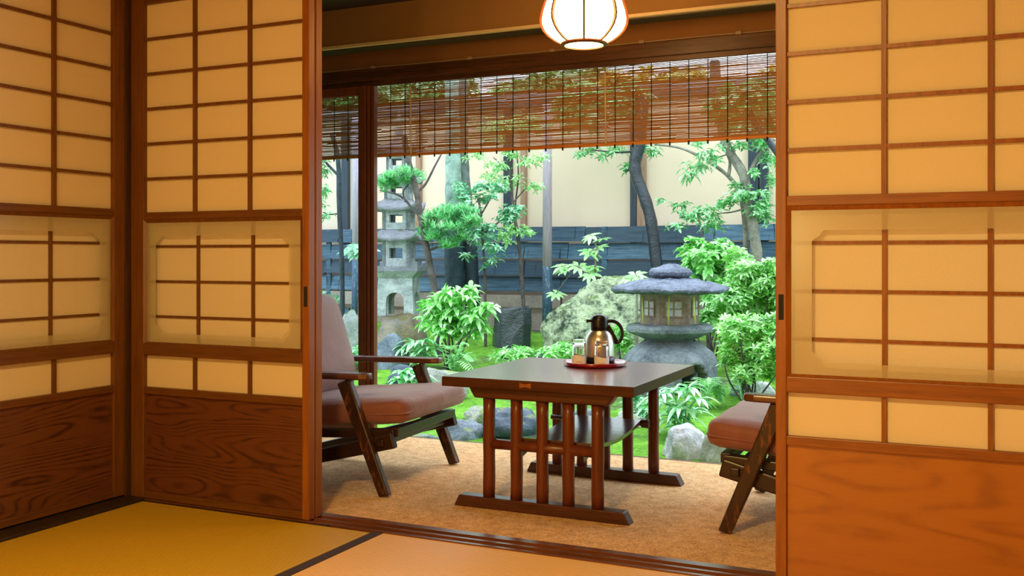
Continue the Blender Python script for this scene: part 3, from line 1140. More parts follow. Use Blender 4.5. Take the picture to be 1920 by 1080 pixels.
def make_chair(label, loc, rotz):
    c = thing('armchair', label, 'armchair', loc, rotz, 'armchairs on the veranda')
    for s in (-1, 1):
        y = s * .322
        lg = MB().beam((.0, y, 0.0), (-.178, y, .436), .034, .046, (1, 0, 0), .036, .056)
        # cut the foot flat on the floor
        lg.v = [(x, yy, max(z, 0.0)) for x, yy, z in lg.v]
        obj('front_leg', lg, 'chair_wood', c, bevel=.006)
        ar = MB()
        outl = [(-.70, -.026), (-.30, -.034), (-.10, -.034), (-.066, -.022), (-.060, 0), (-.066, .022), (-.10, .034), (-.30, .034), (-.70, .026)]
        vs = [(a, y + b, .437 + .012 * (a + .7)) for a, b in outl] + [(a, y + b, .462 + .012 * (a + .7)) for a, b in outl]
        n_ = len(outl)
        ar.add(vs, [tuple(range(n_))[::-1], tuple(range(n_, 2 * n_))] + [(i, (i + 1) % n_, n_ + (i + 1) % n_, n_ + i) for i in range(n_)])
        obj('armrest', ar, 'arm_wood', c, bevel=.007)
        yr = s * .285
        rl = MB().beam((.02, yr, .212), (-.735, yr, .018), .032, .062, (0, 0, 1), .034, .045)
        rl.v = [(x, yy, max(z, 0.0)) for x, yy, z in rl.v]
        obj('rear_leg', rl, 'chair_wood_d', c, bevel=.006)
        obj('seat_rail', MB().beam((.015, s * .262, .236), (-.52, s * .262, .205), .05, .032), 'chair_wood_d', c, bevel=.004)
        obj('back_post', MB().beam((-.47, s * .255, .17), (-.735, s * .255, .70), .032, .045, (1, 0, 0)), 'chair_wood_d', c, bevel=.006)
        obj('arm_bracket', MB().beam((-.665, s * .255, .448), (-.665, s * .322, .448), .04, .02), 'chair_wood_d', c)
    obj('front_stretcher', MB().beam((-.03, -.315, .202), (-.03, .315, .202), .03, .028), 'chair_wood_d', c, bevel=.004)
    obj('front_rail', MB().beam((.01, -.27, .238), (.01, .27, .238), .034, .034), 'chair_wood_d', c, bevel=.003)
    obj('back_rail', MB().beam((-.51, -.26, .205), (-.51, .26, .205), .03, .03), 'chair_wood_d', c)
    for k, t in enumerate((.25, .5, .75, .97)):
        p = Vector((-.47, 0, .17)).lerp(Vector((-.735, 0, .70)), t)
        obj('back_slat', MB().beam(p + Vector((0, -.25, 0)), p + Vector((0, .25, 0)), .014, .045, (0, 0, 1)), 'chair_wood_d', c)
    sc = cushion(.605, .60, .098, .034, .20, seed=1, flat=.0)
    place(sc, Matrix.Translation((-.232, 0, .300)) @ Matrix.Rotation(R(-4.5), 4, 'Y'))
    so = obj('seat_cushion', sc, 'seat_fabric', c)
    pp = MB()
    loop = []
    for (a, b) in rr((-.3035, -.3015), (.3035, .3015), .03, 5):
        loop.append(Matrix.Translation((-.235, 0, .300)) @ Matrix.Rotation(R(-4.5), 4, 'Y') @ Vector((a * 1.012, b * 1.012, -.006)))
    loop.append(loop[0])
    obj('piping', pp.tube(loop, .0032, 6, False), 'seat_fabric', so)
    bc = cushion(.43, .62, .13, .05, .45, seed=5, wr=.008)
    place(bc, Matrix.Translation((-.580, 0, .532)) @ Matrix.Rotation(R(-108), 4, 'Y'))
    obj('back_cushion', bc, 'back_fabric', c)
    return c


make_chair('dark wooden armchair with rose seat and mauve back cushion left of the low table', (-2.107, 3.606, 0), R(4.3))
make_chair('dark wooden armchair with brown seat half hidden behind the right screen', (-.797, 3.661, 0), R(181.3))

# ------------------------------------------------------------------ pendant lamp
LP = Vector((-1.354, 3.5, 0))
lm = thing('pendant_lamp', 'glowing white paper pendant lamp with curved wooden ribs hanging above the table', 'lamp', (LP.x, LP.y, 1.70))
prof = [(.080, .008), (.100, .018), (.125, .036), (.143, .056), (.153, .078), (.1555, .098), (.151, .125), (.141, .158), (.126, .195), (.108, .232), (.092, .262)]
cam_a = math.atan2(-LP.y, -LP.x)
rib_a = [cam_a + k * PI / 4 for k in range(8)]
def bulge(a, z):
    return 1 - .022 * (1 - abs(math.sin(4 * (a - cam_a)))) * 0 - .0
obj('shade', MB().lathe(prof[:], 64, rfun=bulge), 'lamp_paper', lm)
for k, a in enumerate(rib_a):
    ca, sa = math.cos(a), math.sin(a)
    pts = [Vector(((r + .002) * ca, (r + .002) * sa, z)) for r, z in prof]
    rb = MB()
    # rib: flat strip standing out from the shade
    tdir = Vector((-sa, ca, 0))
    vs, fs = [], []
    for p in pts:
        o_ = Vector((ca, sa, 0))
        for w_, rr_ in ((-.0040, -.003), (.0040, -.003), (.0036, .008), (-.0036, .008)):
            vs.append(p + tdir * w_ + o_ * rr_)
    for i in range(len(pts) - 1):
        for q in range(4):
            fs.append((i * 4 + q, i * 4 + (q + 1) % 4, i * 4 + 4 + (q + 1) % 4, i * 4 + 4 + q))
    rb.add(vs, fs)
    obj('rib', rb, 'lamp_rib', lm)
obj('bottom_ring', MB().lathe([(.072, .0), (.080, .0), (.086, .004), (.086, .012), (.079, .016), (.072, .012), (.072, .0)], 56, caps=False), 'lamp_rib', lm)
obj('diffuser', MB().lathe([(0, .005), (.0725, .005), (.0725, .007), (0, .007)], 48), 'lamp_paper', lm)
obj('top_ring', MB().lathe([(.0, .258), (.094, .258), (.096, .272), (.0, .276)], 40), 'lamp_rib', lm)
obj('cord', MB().tube([(0, 0, .274), (0, 0, .412)], .004, 8), 'cord_black', lm)
obj('canopy', MB().lathe([(0, .405), (.045, .405), (.05, .425), (0, .425)], 28), 'lamp_rib_dark', lm)

# ------------------------------------------------------------------ bamboo blind
bl = thing('bamboo_blind', 'brown split bamboo blind with black tie cords half lowered over the open veranda front', 'blind', (-1.7, 4.56, 1.447))
X0, X1, ZB0 = -4.1, .9, 1.447
sm_ = MB()
r2 = random.Random(3)
nz = int((2.16 - 1.462) / .0066)
for i in range(nz):
    z = 1.462 + i * .0066
    x = X0
    base_h = r2.choice((.0057, .0061, .0065, .0052, .0063)) * (.78 if z > 1.735 else 1)
    while x < X1:
        L = r2.uniform(.12, .55)
        xe = min(X1, x + L)
        h = base_h * r2.uniform(.82, 1.08)
        dz = r2.uniform(-.0007, .0007)
        tilt = r2.uniform(-.0012, .0012)
        y = 4.56 + r2.uniform(-.0012, .0012)
        v = []
        for xx, t_ in ((x, -tilt), (xe, tilt)):
            for a, b in ((-.0012, 0), (.0012, 0), (.0012, h), (-.0012, h)):
                v.append((xx, y + a, z + dz + t_ + b))
        sm_.add(v, [(0, 1, 2, 3), (4, 7, 6, 5), (0, 4, 5, 1), (1, 5, 6, 2), (2, 6, 7, 3), (3, 7, 4, 0)])
        x = xe
obj('slats', sm_, 'slats', bl, True)
obj('bottom_rail', MB().box((X0, 4.552, ZB0), (X1, 4.568, 1.462)), 'slat_rail', bl, True, .003)
cd = MB()
x = -4.02
while x < X1:
    cd.box((x - .0018, 4.5545, ZB0 - .008), (x + .0018, 4.5565, 2.16))
    cd.box((x - .004, 4.551, ZB0 - .012), (x + .004, 4.5535, ZB0 + .006))
    x += .0895
obj('tie_cords', cd, 'cord_black', bl, True)
for x in (-2.735, -1.655):
    obj('pull_cord', MB().tube([(x, 4.548, 2.15), (x + .003, 4.548, 1.8), (x + .008, 4.547, 1.455)], .0042, 6), 'cord_white', bl, True)
obj('head_rail', MB().box((X0, 4.55, 2.15), (X1, 4.575, 2.19)), 'dark_trim', bl, True)

# ------------------------------------------------------------------ garden: ground, wall, fence
g = MB()
NX, NY = 110, 90
vs, fs = [], []
for j in range(NY + 1):
    y = 4.48 + (14.5 - 4.48) * j / NY
    for i in range(NX + 1):
        x = -12 + 15 * i / NX
        vs.append((x, y, ground_z(x, y)))
for j in range(NY):
    for i in range(NX):
        a = j * (NX + 1) + i
        fs.append((a, a + 1, a + NX + 2, a + NX + 1))
g.add(vs, fs, True)
struct('ground', g, 'ground')

FY = 10.3
gw = struct_empty('wall_garden', (-4.5, FY + .06, 0))
obj('plaster_face', box((-11.5, FY + .10, .2), (2.5, FY + .22, 2.62)), 'cream_wall', gw, True)
cp = MB().prism([(FY + .03, 2.60), (FY + .36, 2.60), (FY + .36, 2.66), (FY + .16, 2.78), (FY + .03, 2.66)], -11.5, 2.5, 'X')
obj('coping', cp, 'wall_tile', gw, True)
def wall_post(px0, px1, m, z0=1.0, z1=2.6, name='wall_post'):
    a, b = PY(px0, 400, FY).x, PY(px1, 400, FY).x
    obj(name, box((a, FY + .04, z0), (b, FY + .105, z1)), m, gw, True)
wall_post(636, 648, 'frame_dark')
wall_post(776, 784, 'frame_brown')
wall_post(941, 955, 'frame_dark')
wall_post(973, 982, 'frame_brown')
wall_post(1179, 1191, 'frame_dark')
wall_post(1192, 1207, 'frame_brown')
wall_post(1401, 1420, 'frame_dark')
wall_post(1424, 1438, 'frame_dark')

fe = thing('board_fence', 'dark blue weathered fence of overlapping horizontal boards along the cream garden wall', 'fence', (-4.5, FY, .1))
rb = random.Random(11)
rows = [1.255, 1.075, .885, .70, .515, .42]
for r in range(5):
    zt, zb = rows[r], rows[r + 1]
    if r == 4:
        continue
    x = -9.6 + rb.uniform(0, .8)
    while x < 2.2:
        L = rb.choice((.95, 1.3, 1.75, 1.75, 2.1))
        y = FY - .01 - .012 * (3 - r) * .5 - rb.uniform(0, .03)
        t_ = rb.uniform(-.006, .006)
        zt2, zb2 = zt - .004 + rb.uniform(-.012, .004), zb + .004 + rb.uniform(-.012, .014)
        b = MB().hexa([(x, y - .055, zb2 - t_), (x + L - .008, y - .055, zb2 + t_), (x + L - .008, y, zb2 + t_), (x, y, zb2 - t_),
                       (x, y - .016, zt2 - t_), (x + L - .008, y - .016, zt2 + t_), (x + L - .008, y, zt2 + t_), (x, y, zt2 - t_)])
        obj('board', b, 'board', fe, True)
        x += L
x = -9.6
while x < 2.2:
    L = rb.uniform(.9, 1.5)
    zt = .505 + rb.uniform(-.02, .01)
    b = MB().box((x, FY - .05 - rb.uniform(0, .03), .315 + rb.uniform(-.02, .03)), (x + L - .02, FY + .01, zt))
    obj('footing_board', b, 'base_board', fe, True, .006)
    x += L
x = -9.9
while x < 2.2:
    L = rb.uniform(1.1, 1.9)
    obj('footing_board', MB().box((x, FY - .02, -.05), (x + L - .02, FY + .02, .29)), 'base_board' if rb.random() < .5 else 'board', fe, True, .006)
    x += L
for px in (622, 1137, 1290):
    a = PY(px, 470, FY).x
    obj('batten', box((a - .03, FY - .075, .1), (a + .035, FY - .045, 1.24)), 'board', fe, True, .004)


def post(px, w, y0, base_px, label, Y, split, mats):
    b = PG(base_px[0], base_px[1])
    c = PY(px, 400, Y)
    z0 = ground_z(c.x, Y) - .06
    t = thing('wooden_post', label, 'post', (c.x, Y, z0))
    hw = w * mpp(c) / 2
    zs = PY(px, split, Y).z
    obj('upper_section', MB().tube([(0, 0, zs - z0), (.004, 0, 1.9 - z0), (0, 0, 2.56 - z0)], [hw, hw * .97, hw * .95], 14), mats[0], t)
    obj('lower_section', MB().tube([(0, 0, 0), (0, 0, (zs - z0) * .5), (0, 0, zs - z0)], [hw * 1.1, hw * 1.05, hw * 1.01], 14), mats[1], t)


post(1026, 18, 290, (1026, 613), 'tall weathered grey post with dark foot before the middle of the fence', 10.05, 500, ('post_pale', 'post_blue'))
post(670, 20, 290, (668, 620), 'tall pale mauve post with flaking dark foot beside the stone pagoda', 9.9, 488, ('post_pale', 'post_blue'))


# ------------------------------------------------------------------ rocks
def rock_mesh(rx, ry, rz, seed, rough=.18, cuts=6, sub=4, flat=.0, freq=1.3):
    b = bmesh.new()
    bmesh.ops.create_icosphere(b, subdivisions=sub, radius=1)
    rr_ = random.Random(seed)
    planes = []
    for k in range(cuts):
        n_ = Vector((rr_.gauss(0, 1), rr_.gauss(0, 1), rr_.gauss(.3, .8))).normalized()
        planes.append((n_, rr_.uniform(.62, .9)))
    for v in b.verts:
        p = v.co.copy()
        for n_, d_ in planes:
            e = p.dot(n_) - d_
            if e > 0:
                p -= n_ * e * .92
        q = p * freq + Vector((seed * 3.1, seed * 1.7, 0))
        p *= 1 + rough * noise.noise(q) + rough * .45 * noise.noise(q * 2.7) + rough * .22 * noise.noise(q * 6.5) + rough * .16 * noise.noise(q * 15) + rough * .10 * noise.noise(q * 31)
        v.co = Vector((p.x * rx, p.y * ry, p.z * rz))
    return MB().bm(b, False if sub < 3 else True)


def rock(px, py, wpx, hpx, m, label, seed, dfac=.8, name='rock', cuts=7, rough=.2, group=None, Y=None, sink=.35, sub=4, freq=1.3):
    "px,py = base centre in the photo, width and height in photo pixels"
    b = PG(px, py)
    if Y:
        q = PY(px, py, Y)
        b = Vector((q.x, Y, ground_z(q.x, Y)))
    s = mpp(b)
    rx = wpx * s / 2
    hz = hpx * s
    rz = hz / (2 - sink * 2) * 1.06
    mb = rock_mesh(rx * 1.06, rx * dfac, rz, seed, rough, cuts, sub, freq=freq)
    o = obj(name, mb, m)
    o.location = (b.x, b.y + rx * dfac * .35, b.z + rz * (1 - 2 * sink))
    o.rotation_euler = (0, 0, YAW)
    tag(o, label, 'boulder' if 'boulder' in name else 'rock', group)
    return b


rock(1124, 668, 206, 148, 'boulder', 'large lichen covered boulder behind the flask and left of the snow lantern', 21, .75, 'boulder', 6, .18, sub=6, sink=.3)
pb = rock(746, 664, 104, 82, 'rock_brown', 'broad brown and blue rock carrying the tall stone pagoda', 5, .9, 'rock', 8, .14, sink=.22)
rock(722, 690, 76, 62, 'rock_blue', 'blue grey rock in front of the pagoda rock beside the window stile', 9, .8)
rock(748, 718, 62, 34, 'rock_dark', 'dark wet stone low behind the left armchair arm', 13)
rock(828, 748, 92, 62, 'rock_grey', 'pale grey wedge shaped rock right of the armchair arm', 31, .7, cuts=9)
rock(952, 818, 122, 52, 'rock_dark', 'dark blue mossy rock seen between the table legs', 17, .7)
rock(866, 822, 66, 36, 'rock_blue', 'mossy low rock left of the table legs', 27, .7)
rock(898, 790, 78, 26, 'rock_grey', 'flat wet stone under the left end of the tabletop', 37, .8)
rock(772, 832, 96, 16, 'rock_blue', 'flat blue paving stone at the carpet edge under the armchair seat', 41, .6, rough=.1)
rock(1284, 858, 102, 58, 'rock_pale', 'white grey jagged rock right of the table at the carpet edge', 43, .7, cuts=10, rough=.26)
rock(1345, 866, 60, 56, 'rock_grey', 'grey rock beside the white rock and below the right armchair seat', 47, .7)
rock(1430, 752, 50, 36, 'rock_pale', 'small pale veined rock above the right armchair arm', 53, .8)
rock(1396, 742, 50, 20, 'rock_blue', 'low bluish stone at the foot of the azalea bushes', 57, .8)
rock(652, 664, 66, 72, 'rock_grey', 'mossy grey rock at the foot of the pale mauve post', 61, .7)
rock(636, 790, 70, 40, 'rock_blue', 'bluish stone behind the left armchair back legs', 63, .7)
rock(1000, 674, 32, 18, 'rock_dark', 'small dark stone between the black stump and the boulder', 67, .8)
rock(1180, 800, 60, 26, 'rock_grey', 'low grey stone behind the table shelf', 71, .8)
rock(1098, 800, 70, 30, 'rock_blue', 'blue stone behind the table spindles', 73, .8)

# black cut stone
b = PG(946, 654)
s = mpp(b)
mb = MB()
rs = random.Random(4)
n = 11
vs, fs = [], []
for j, (z, k) in enumerate(((-.08, 1.0), (.1, 1.02), (.24, 1.0), (.375, .97), (.40, .93))):
    for i in range(n):
        a = 2 * PI * i / n
        r = 36 * s * k * (1 + .06 * math.sin(i * 2.4 + j * .7) + rs.uniform(-.07, .07))
        vs.append((r * math.cos(a), r * math.sin(a), z + (.02 * math.cos(a) if j > 2 else 0)))
for j in range(4):
    for i in range(n):
        a, c = j * n + i, j * n + (i + 1) % n
        fs.append((a, c, c + n, a + n))
fs.append(tuple(4 * n + i for i in range(n)))
mb.add(vs, fs)
o = obj('stone_stump', mb, 'stump_stone', None, bevel=.012)
o.location = (b.x, b.y + 36 * s, b.z)
tag(o, 'glossy black drum shaped stone standing on the moss in front of the fence', 'stone')

# ------------------------------------------------------------------ snow viewing lantern
LY = 7.72
lb = PY(1256, 640, LY)
sc_ = mpp(lb)
gz = ground_z(lb.x, LY)
def lz(y):
    return PY(1256, y, LY).z
sl_ = thing('stone_lantern', 'wide roofed snow viewing stone lantern with arched legs behind the table', 'lantern', (lb.x, LY, gz - .03))
zb = gz - .03
Z = lambda y: lz(y) - zb
def hexr(k, ph=0):
    def f(a, z):
        q = (a + ph) % (PI / 3) - PI / 6
        return 1 - k + k * (1 / math.cos(q)) * .0 + k * (abs(q) / (PI / 6)) ** 2
    return f
def rough_lathe(prof, n, rf, amp, seed, smooth=True):
    if smooth:
        n *= 2
        fine = []
        for (a, b), (c, d) in zip(prof, prof[1:]):
            fine += [(a + (c - a) * q / 4, b + (d - b) * q / 4) for q in range(4)]
        prof = fine + [prof[-1]]
    m = MB().lathe(prof, n, rfun=rf, smooth=smooth)
    m.v = [tuple(Vector(p) + Vector((1, 1, .7)) * amp * noise.noise(Vector(p) * 9 + Vector((seed, 0, 0))) + Vector((.4, .4, 1)) * amp * .75 * noise.noise(Vector(p) * 26 + Vector((seed, 0, 0))) + Vector((.2, .2, 1)) * amp * .4 * noise.noise(Vector(p) * 60)) for p in m.v]
    return m
ph = YAW + R(90) - R(30)
# jewel
jp = [(.0, Z(520)), (.12, Z(522)), (.165, Z(516)), (.172, Z(510)), (.150, Z(504)), (.085, Z(500)), (.045, Z(496)), (.0, Z(493))]
obj('jewel', rough_lathe(jp, 40, None, .008, 1), 'lantern_stone', sl_)
rp_ = [(.0, Z(549)), (.30, Z(549)), (.43, Z(548)), (.472, Z(545)), (.478, Z(541)), (.455, Z(537)), (.36, Z(531)), (.24, Z(525)), (.13, Z(521)), (.0, Z(520))]
obj('roof', rough_lathe(rp_, 60, hexr(.06, ph), .014, 2), 'lantern_stone', sl_)
ch = [(.236, Z(612)), (.236, Z(580)), (.236, Z(548))]
cm = MB().lathe(ch, 6, smooth=False, a0=YAW + R(0))
chamber = obj('light_chamber', cm, 'lantern_warm', sl_, bevel=.008)
# framed windows on the faces of the chamber
ap = .236 * math.cos(PI / 6)
for k in range(6):
    a = YAW + R(30) + k * PI / 3
    nrm = Vector((math.cos(a), math.sin(a), 0))
    tg = Vector((-math.sin(a), math.cos(a), 0))
    c = nrm * ap + Vector((0, 0, (Z(590) + Z(564)) / 2))
    wv, hv = .062, .055
    fm = MB()
    for (u0, v0, u1, v1) in ((-wv - .012, -hv - .012, wv + .012, -hv), (-wv - .012, hv, wv + .012, hv + .012), (-wv - .012, -hv, -wv, hv), (wv, -hv, wv + .012, hv),
                             (-.004, -hv, .004, hv), (-wv, -.004, wv, .004)):
        pts = []
        for d_ in (-.004, .008):
            for (u, v) in ((u0, v0), (u1, v0), (u1, v1), (u0, v1)):
                pts.append(c + tg * u + Vector((0, 0, v)) + nrm * d_)
        fm.hexa(pts)
    obj('window_frame', fm, 'lantern_frame', chamber)
    pn = MB()
    pn.add([c + tg * u + Vector((0, 0, v)) + nrm * .002 for u, v in ((-wv, -hv), (wv, -hv), (wv, hv), (-wv, hv))], [(0, 1, 2, 3)])
    obj('window_opening', pn, 'frame_dark' if k == 0 else 'rock_pale', chamber)
for px, y0, y1 in ((1206, 553, 608), (1256, 550, 611), (1302, 552, 607)):
    a = PY(px, y0, LY - .225)
    c = PY(px + (2 if px < 1250 else (-1 if px < 1280 else 3)), y1, LY - .235)
    dv = Vector((-LP.x * 0, -.02, 0))
    loc0 = Vector((lb.x, LY, zb))
    obj('bamboo_strip', MB().tube([a - loc0 + dv, (a + c) / 2 - loc0 + dv * 1.4, c - loc0 + dv], .0075, 6), 'bamboo_tie', sl_)
pp_ = [(.0, Z(641)), (.185, Z(641)), (.195, Z(636)), (.26, Z(630)), (.325, Z(624)), (.350, Z(620)), (.354, Z(614)), (.346, Z(609)), (.30, Z(607)), (.0, Z(605))]
obj('platform', rough_lathe(pp_, 60, hexr(.05, ph), .005, 3, False), 'lantern_leg', sl_)
# arched legs: a dome with four openings
dm = MB()
NA, NZ = 72, 18
zt = Z(638)
vs, fs = [], []
for sh_ in (0, 1):
    for j in range(NZ + 1):
        t = j / NZ
        z = zt * (1 - t)
        ang = t * PI / 2
        r = (.20 + .165 * math.sin(min(1, t * 2.5) * PI / 2)) * (1 - .0 * t) - sh_ * .085
        if t > .75:
            r += .02 * (t - .75) * 4
        for i in range(NA):
            a = 2 * PI * i / NA
            vs.append((r * math.cos(a), r * math.sin(a), z))
def leg_open(a, t):
    q = ((a - YAW + R(23)) % (PI / 2)) - PI / 4
    top = .38 + .62 * (abs(q) / R(27)) ** 2
    return abs(q) < R(27) and t > top
keep = set()
for j in range(NZ):
    for i in range(NA):
        if not leg_open(2 * PI * (i + .5) / NA, (j + .5) / NZ):
            keep.add((i, j))
off = (NZ + 1) * NA
V = lambda i, j, sh_: sh_ * off + j * NA + i % NA
for (i, j) in keep:
    fs.append((V(i, j, 0), V(i, j + 1, 0), V(i + 1, j + 1, 0), V(i + 1, j, 0)))
    fs.append((V(i, j, 1), V(i + 1, j, 1), V(i + 1, j + 1, 1), V(i, j + 1, 1)))
    for (di, dj, e) in ((1, 0, ((i + 1, j), (i + 1, j + 1))), (-1, 0, ((i, j + 1), (i, j))), (0, 1, ((i + 1, j + 1), (i, j + 1)))):
        if ((i + di) % NA, j + dj) not in keep:
            (a0, b0), (a1, b1) = e
            fs.append((V(a0, b0, 0), V(a1, b1, 0), V(a1, b1, 1), V(a0, b0, 1)))
dm.add(vs, fs, True)
dm.v = [tuple(Vector(p) + Vector((1, 1, .3)) * .01 * noise.noise(Vector(p) * 8)) for p in dm.v]
obj('arched_legs', dm, 'lantern_leg', sl_)

# ------------------------------------------------------------------ tall stone pagoda
PYD = pb.y + .3
pc = PY(748, 590, PYD)
ps = mpp(pc)
pz = pc.z
t = thing('stone_pagoda', 'tall grey tiered stone lantern tower standing on a brown rock left of the mullion view', 'lantern', (pc.x, PYD, pz))
t['label'] = 'tall grey tiered stone tower with stacked roofs standing on a brown rock'
t.rotation_euler = (0, 0, YAW * .75)
def pzz(y):
    return (590 - y) * ps
def sq_block(hw0, hw1, z0, z1, amp=.004, seed=0):
    m = MB()
    n_ = 6
    b = bmesh.new()
    bmesh.ops.create_cube(b, size=2)
    bmesh.ops.subdivide_edges(b, edges=b.edges[:], cuts=n_, use_grid_fill=True)
    for v in b.verts:
        tt = (v.co.z + 1) / 2
        h = hw0 + (hw1 - hw0) * tt
        p = Vector((v.co.x * h, v.co.y * h, z0 + (z1 - z0) * tt))
        k = amp * noise.noise(p * 14 + Vector((seed, 0, 0)))
        v.co = p + Vector((k, k, k))
    return m.bm(b, False)
def sq_roof(hw, z0, z1, top, seed):
    "hip roof with up-curved corners"
    b = bmesh.new()
    N = 12
    grid = {}
    m = MB()
    vs, fs = [], []
    for side in (0, 1):
        for j in range(N + 1):
            for i in range(N + 1):
                u, v = 2 * i / N - 1, 2 * j / N - 1
                e = max(abs(u), abs(v))
                cnr = (abs(u) * abs(v)) ** 3
                if side == 0:
                    z = z0 + (z1 - z0) * (1 - e) ** 1.0 * 1.0 if e > top / hw else z1
                    z = z0 + .28 * (z1 - z0) + (z1 - z0) * .72 * min(1, (1 - e) / (1 - top / hw)) ** 1.15
                else:
                    z = z0
                z += cnr * (z1 - z0) * .55
                p = Vector((u * hw, v * hw, z))
                k = .005 * noise.noise(p * 12 + Vector((seed, 0, 0)))
                vs.append(p + Vector((k, k, k)))
    o2 = (N + 1) ** 2
    for j in range(N):
        for i in range(N):
            a = j * (N + 1) + i
            fs.append((a, a + 1, a + N + 2, a + N + 1))
            fs.append((o2 + a, o2 + a + N + 1, o2 + a + N + 2, o2 + a + 1))
    rim = [(i, 0) for i in range(N)] + [(N, j) for j in range(N)] + [(N - i, N) for i in range(N)] + [(0, N - j) for j in range(N)]
    for q in range(len(rim)):
        (i, j), (i2, j2) = rim[q], rim[(q + 1) % len(rim)]
        a, c = j * (N + 1) + i, j2 * (N + 1) + i2
        fs.append((a, o2 + a, o2 + c, c))
    b.free()
    return m.add(vs, fs, True)
# base with arched openings on each side
def arch_base(hw0, hw1, z1):
    m = MB()
    N = 10
    for q in range(4):
        rot = Matrix.Rotation(q * PI / 2, 4, 'Z')
        prof = []
        aw, ah = hw0 * .48, z1 * .62
        outer = [(-hw0, 0), (-aw, 0)]
        arc_ = []
        for k in range(9):
            tt = k / 8
            ang = PI - PI * tt
            arc_.append((aw * math.cos(ang), ah * .62 + ah * .38 * math.sin(ang) ** .8 if 0 < k < 8 else ah * .62))
        poly = outer + arc_ + [(aw, 0), (hw0, 0), (hw1, z1), (-hw1, z1)]
        n_ = len(poly)
        th = hw0 * .30
        vs = []
        for d_ in (0, th):
            for a, z in poly:
                yy = -(hw0 + (hw1 - hw0) * z / z1) + d_
                lim = 1 - d_ / hw0 if abs(a) > aw * 1.2 else 1
                vs.append(rot @ Vector((a * lim, yy, z)))
        fs = [tuple(range(n_)), tuple(range(n_, 2 * n_))[::-1]] + [(i, n_ + i, n_ + (i + 1) % n_, (i + 1) % n_) for i in range(n_)]
        m.add(vs, fs)
    return m
obj('arched_base', arch_base(35 * ps, 32 * ps, pzz(521)), 'pagoda_stone', t)
obj('platform', sq_block(32 * ps, 44 * ps, pzz(521), pzz(508), seed=2), 'pagoda_stone', t)
rail = MB()
h_ = 44 * ps
for q in range(4):
    rot = Matrix.Rotation(q * PI / 2, 4, 'Z')
    mm = MB().prism([(-h_, pzz(508)), (h_, pzz(508)), (h_ * 1.04, pzz(490)), (h_ * .93, pzz(493)), (h_ * .84, pzz(499)), (-h_ * .84, pzz(499)), (-h_ * .93, pzz(493)), (-h_ * 1.04, pzz(490))], -h_, -h_ + .05)
    rail.add([rot @ Vector(p) for p in mm.v], mm.f)
rail.add(MB().box((-h_ * .9, -h_ * .9, pzz(508) - .01), (h_ * .9, h_ * .9, pzz(501))).v, [(3, 2, 1, 0), (4, 5, 6, 7), (0, 1, 5, 4), (1, 2, 6, 5), (2, 3, 7, 6), (3, 0, 4, 7)])
obj('parapet', rail, 'pagoda_roof', t)
def chamber_box(hw, y0, y1):
    "hollow box with a square window on each side"
    m = MB()
    z0, z1 = pzz(y0), pzz(y1)
    h = z1 - z0
    wz0, wz1 = z0 + h * .34, z0 + h * .72
    ww = hw * .48
    th = hw * .28
    for q in range(4):
        rot = Matrix.Rotation(q * PI / 2, 4, 'Z')
        mm = MB()
        mm.box((-hw, -hw, z0), (hw, -hw + th, wz0)).box((-hw, -hw, wz1), (hw, -hw + th, z1))
        mm.box((-hw, -hw, wz0), (-ww, -hw + th, wz1)).box((ww, -hw, wz0), (hw, -hw + th, wz1))
        m.add([rot @ Vector(p) for p in mm.v], mm.f)
    return m
for y0, y1, hw in ((501, 451, 26), (431, 393, 26), (374, 343, 23), (323, 290, 20)):
    obj('chamber', chamber_box(hw * ps, y0, y1), 'pagoda_stone', t)
for y0, y1, hw, tp, sd in ((453, 429, 43, 24, 3), (397, 373, 42, 22, 4), (345, 322, 39, 20, 5), (292, 264, 37, 8, 6)):
    obj('roof', sq_roof(hw * ps, pzz(y0), pzz(y1), tp * ps, sd), 'pagoda_roof', t)
fin = [(9, 266), (9, 258), (6, 255), (8, 250), (8, 244), (5, 240), (7, 235), (7, 228), (4, 222), (2, 212), (0, 208)]
obj('finial', MB().lathe([(r * ps, pzz(y)) for r, y in fin], 20), 'pagoda_stone', t)


# ------------------------------------------------------------------ plants
def rv(r):
    while True:
        v = Vector((r.uniform(-1, 1), r.uniform(-1, 1), r.uniform(-1, 1)))
        if .05 < v.length < 1:
            return v.normalized()


def rosette(mb, c, r, n, L, W, elev=.35, droop=.25, axis=None):
    a0 = r.uniform(0, 6.28)
    ax = axis if axis is not None else Vector((r.gauss(0, .25), r.gauss(0, .25), 1)).normalized()
    x = ax.cross(Vector((0, 1, .01))).normalized()
    y = ax.cross(x)
    for k in range(n):
        a = a0 + 2 * PI * k / n + r.uniform(-.25, .25)
        e = elev + r.uniform(-.3, .3)
        d = (x * math.cos(a) + y * math.sin(a)) * math.cos(e) + ax * math.sin(e)
        s_ = r.uniform(.7, 1.15)
        mb.leaf(c, d, ax, L * s_, W * s_, droop * r.uniform(.5, 1.5))


def cloud(mb, c, rad, r, n, k, L, W, elev=.35, droop=.25, shell=.55):
    "rosettes spread through an ellipsoid, denser near its skin"
    for i in range(n):
        d = rv(r)
        t_ = shell + (1 - shell) * r.random()
        p = c + Vector((d.x * rad[0], d.y * rad[1], d.z * rad[2])) * t_
        ax = (Vector((d.x, d.y, d.z)) * .6 + Vector((0, 0, .8)) + Vector((r.gauss(0, .2), r.gauss(0, .2), 0))).normalized()
        rosette(mb, p, r, k, L, W, elev, droop, ax)


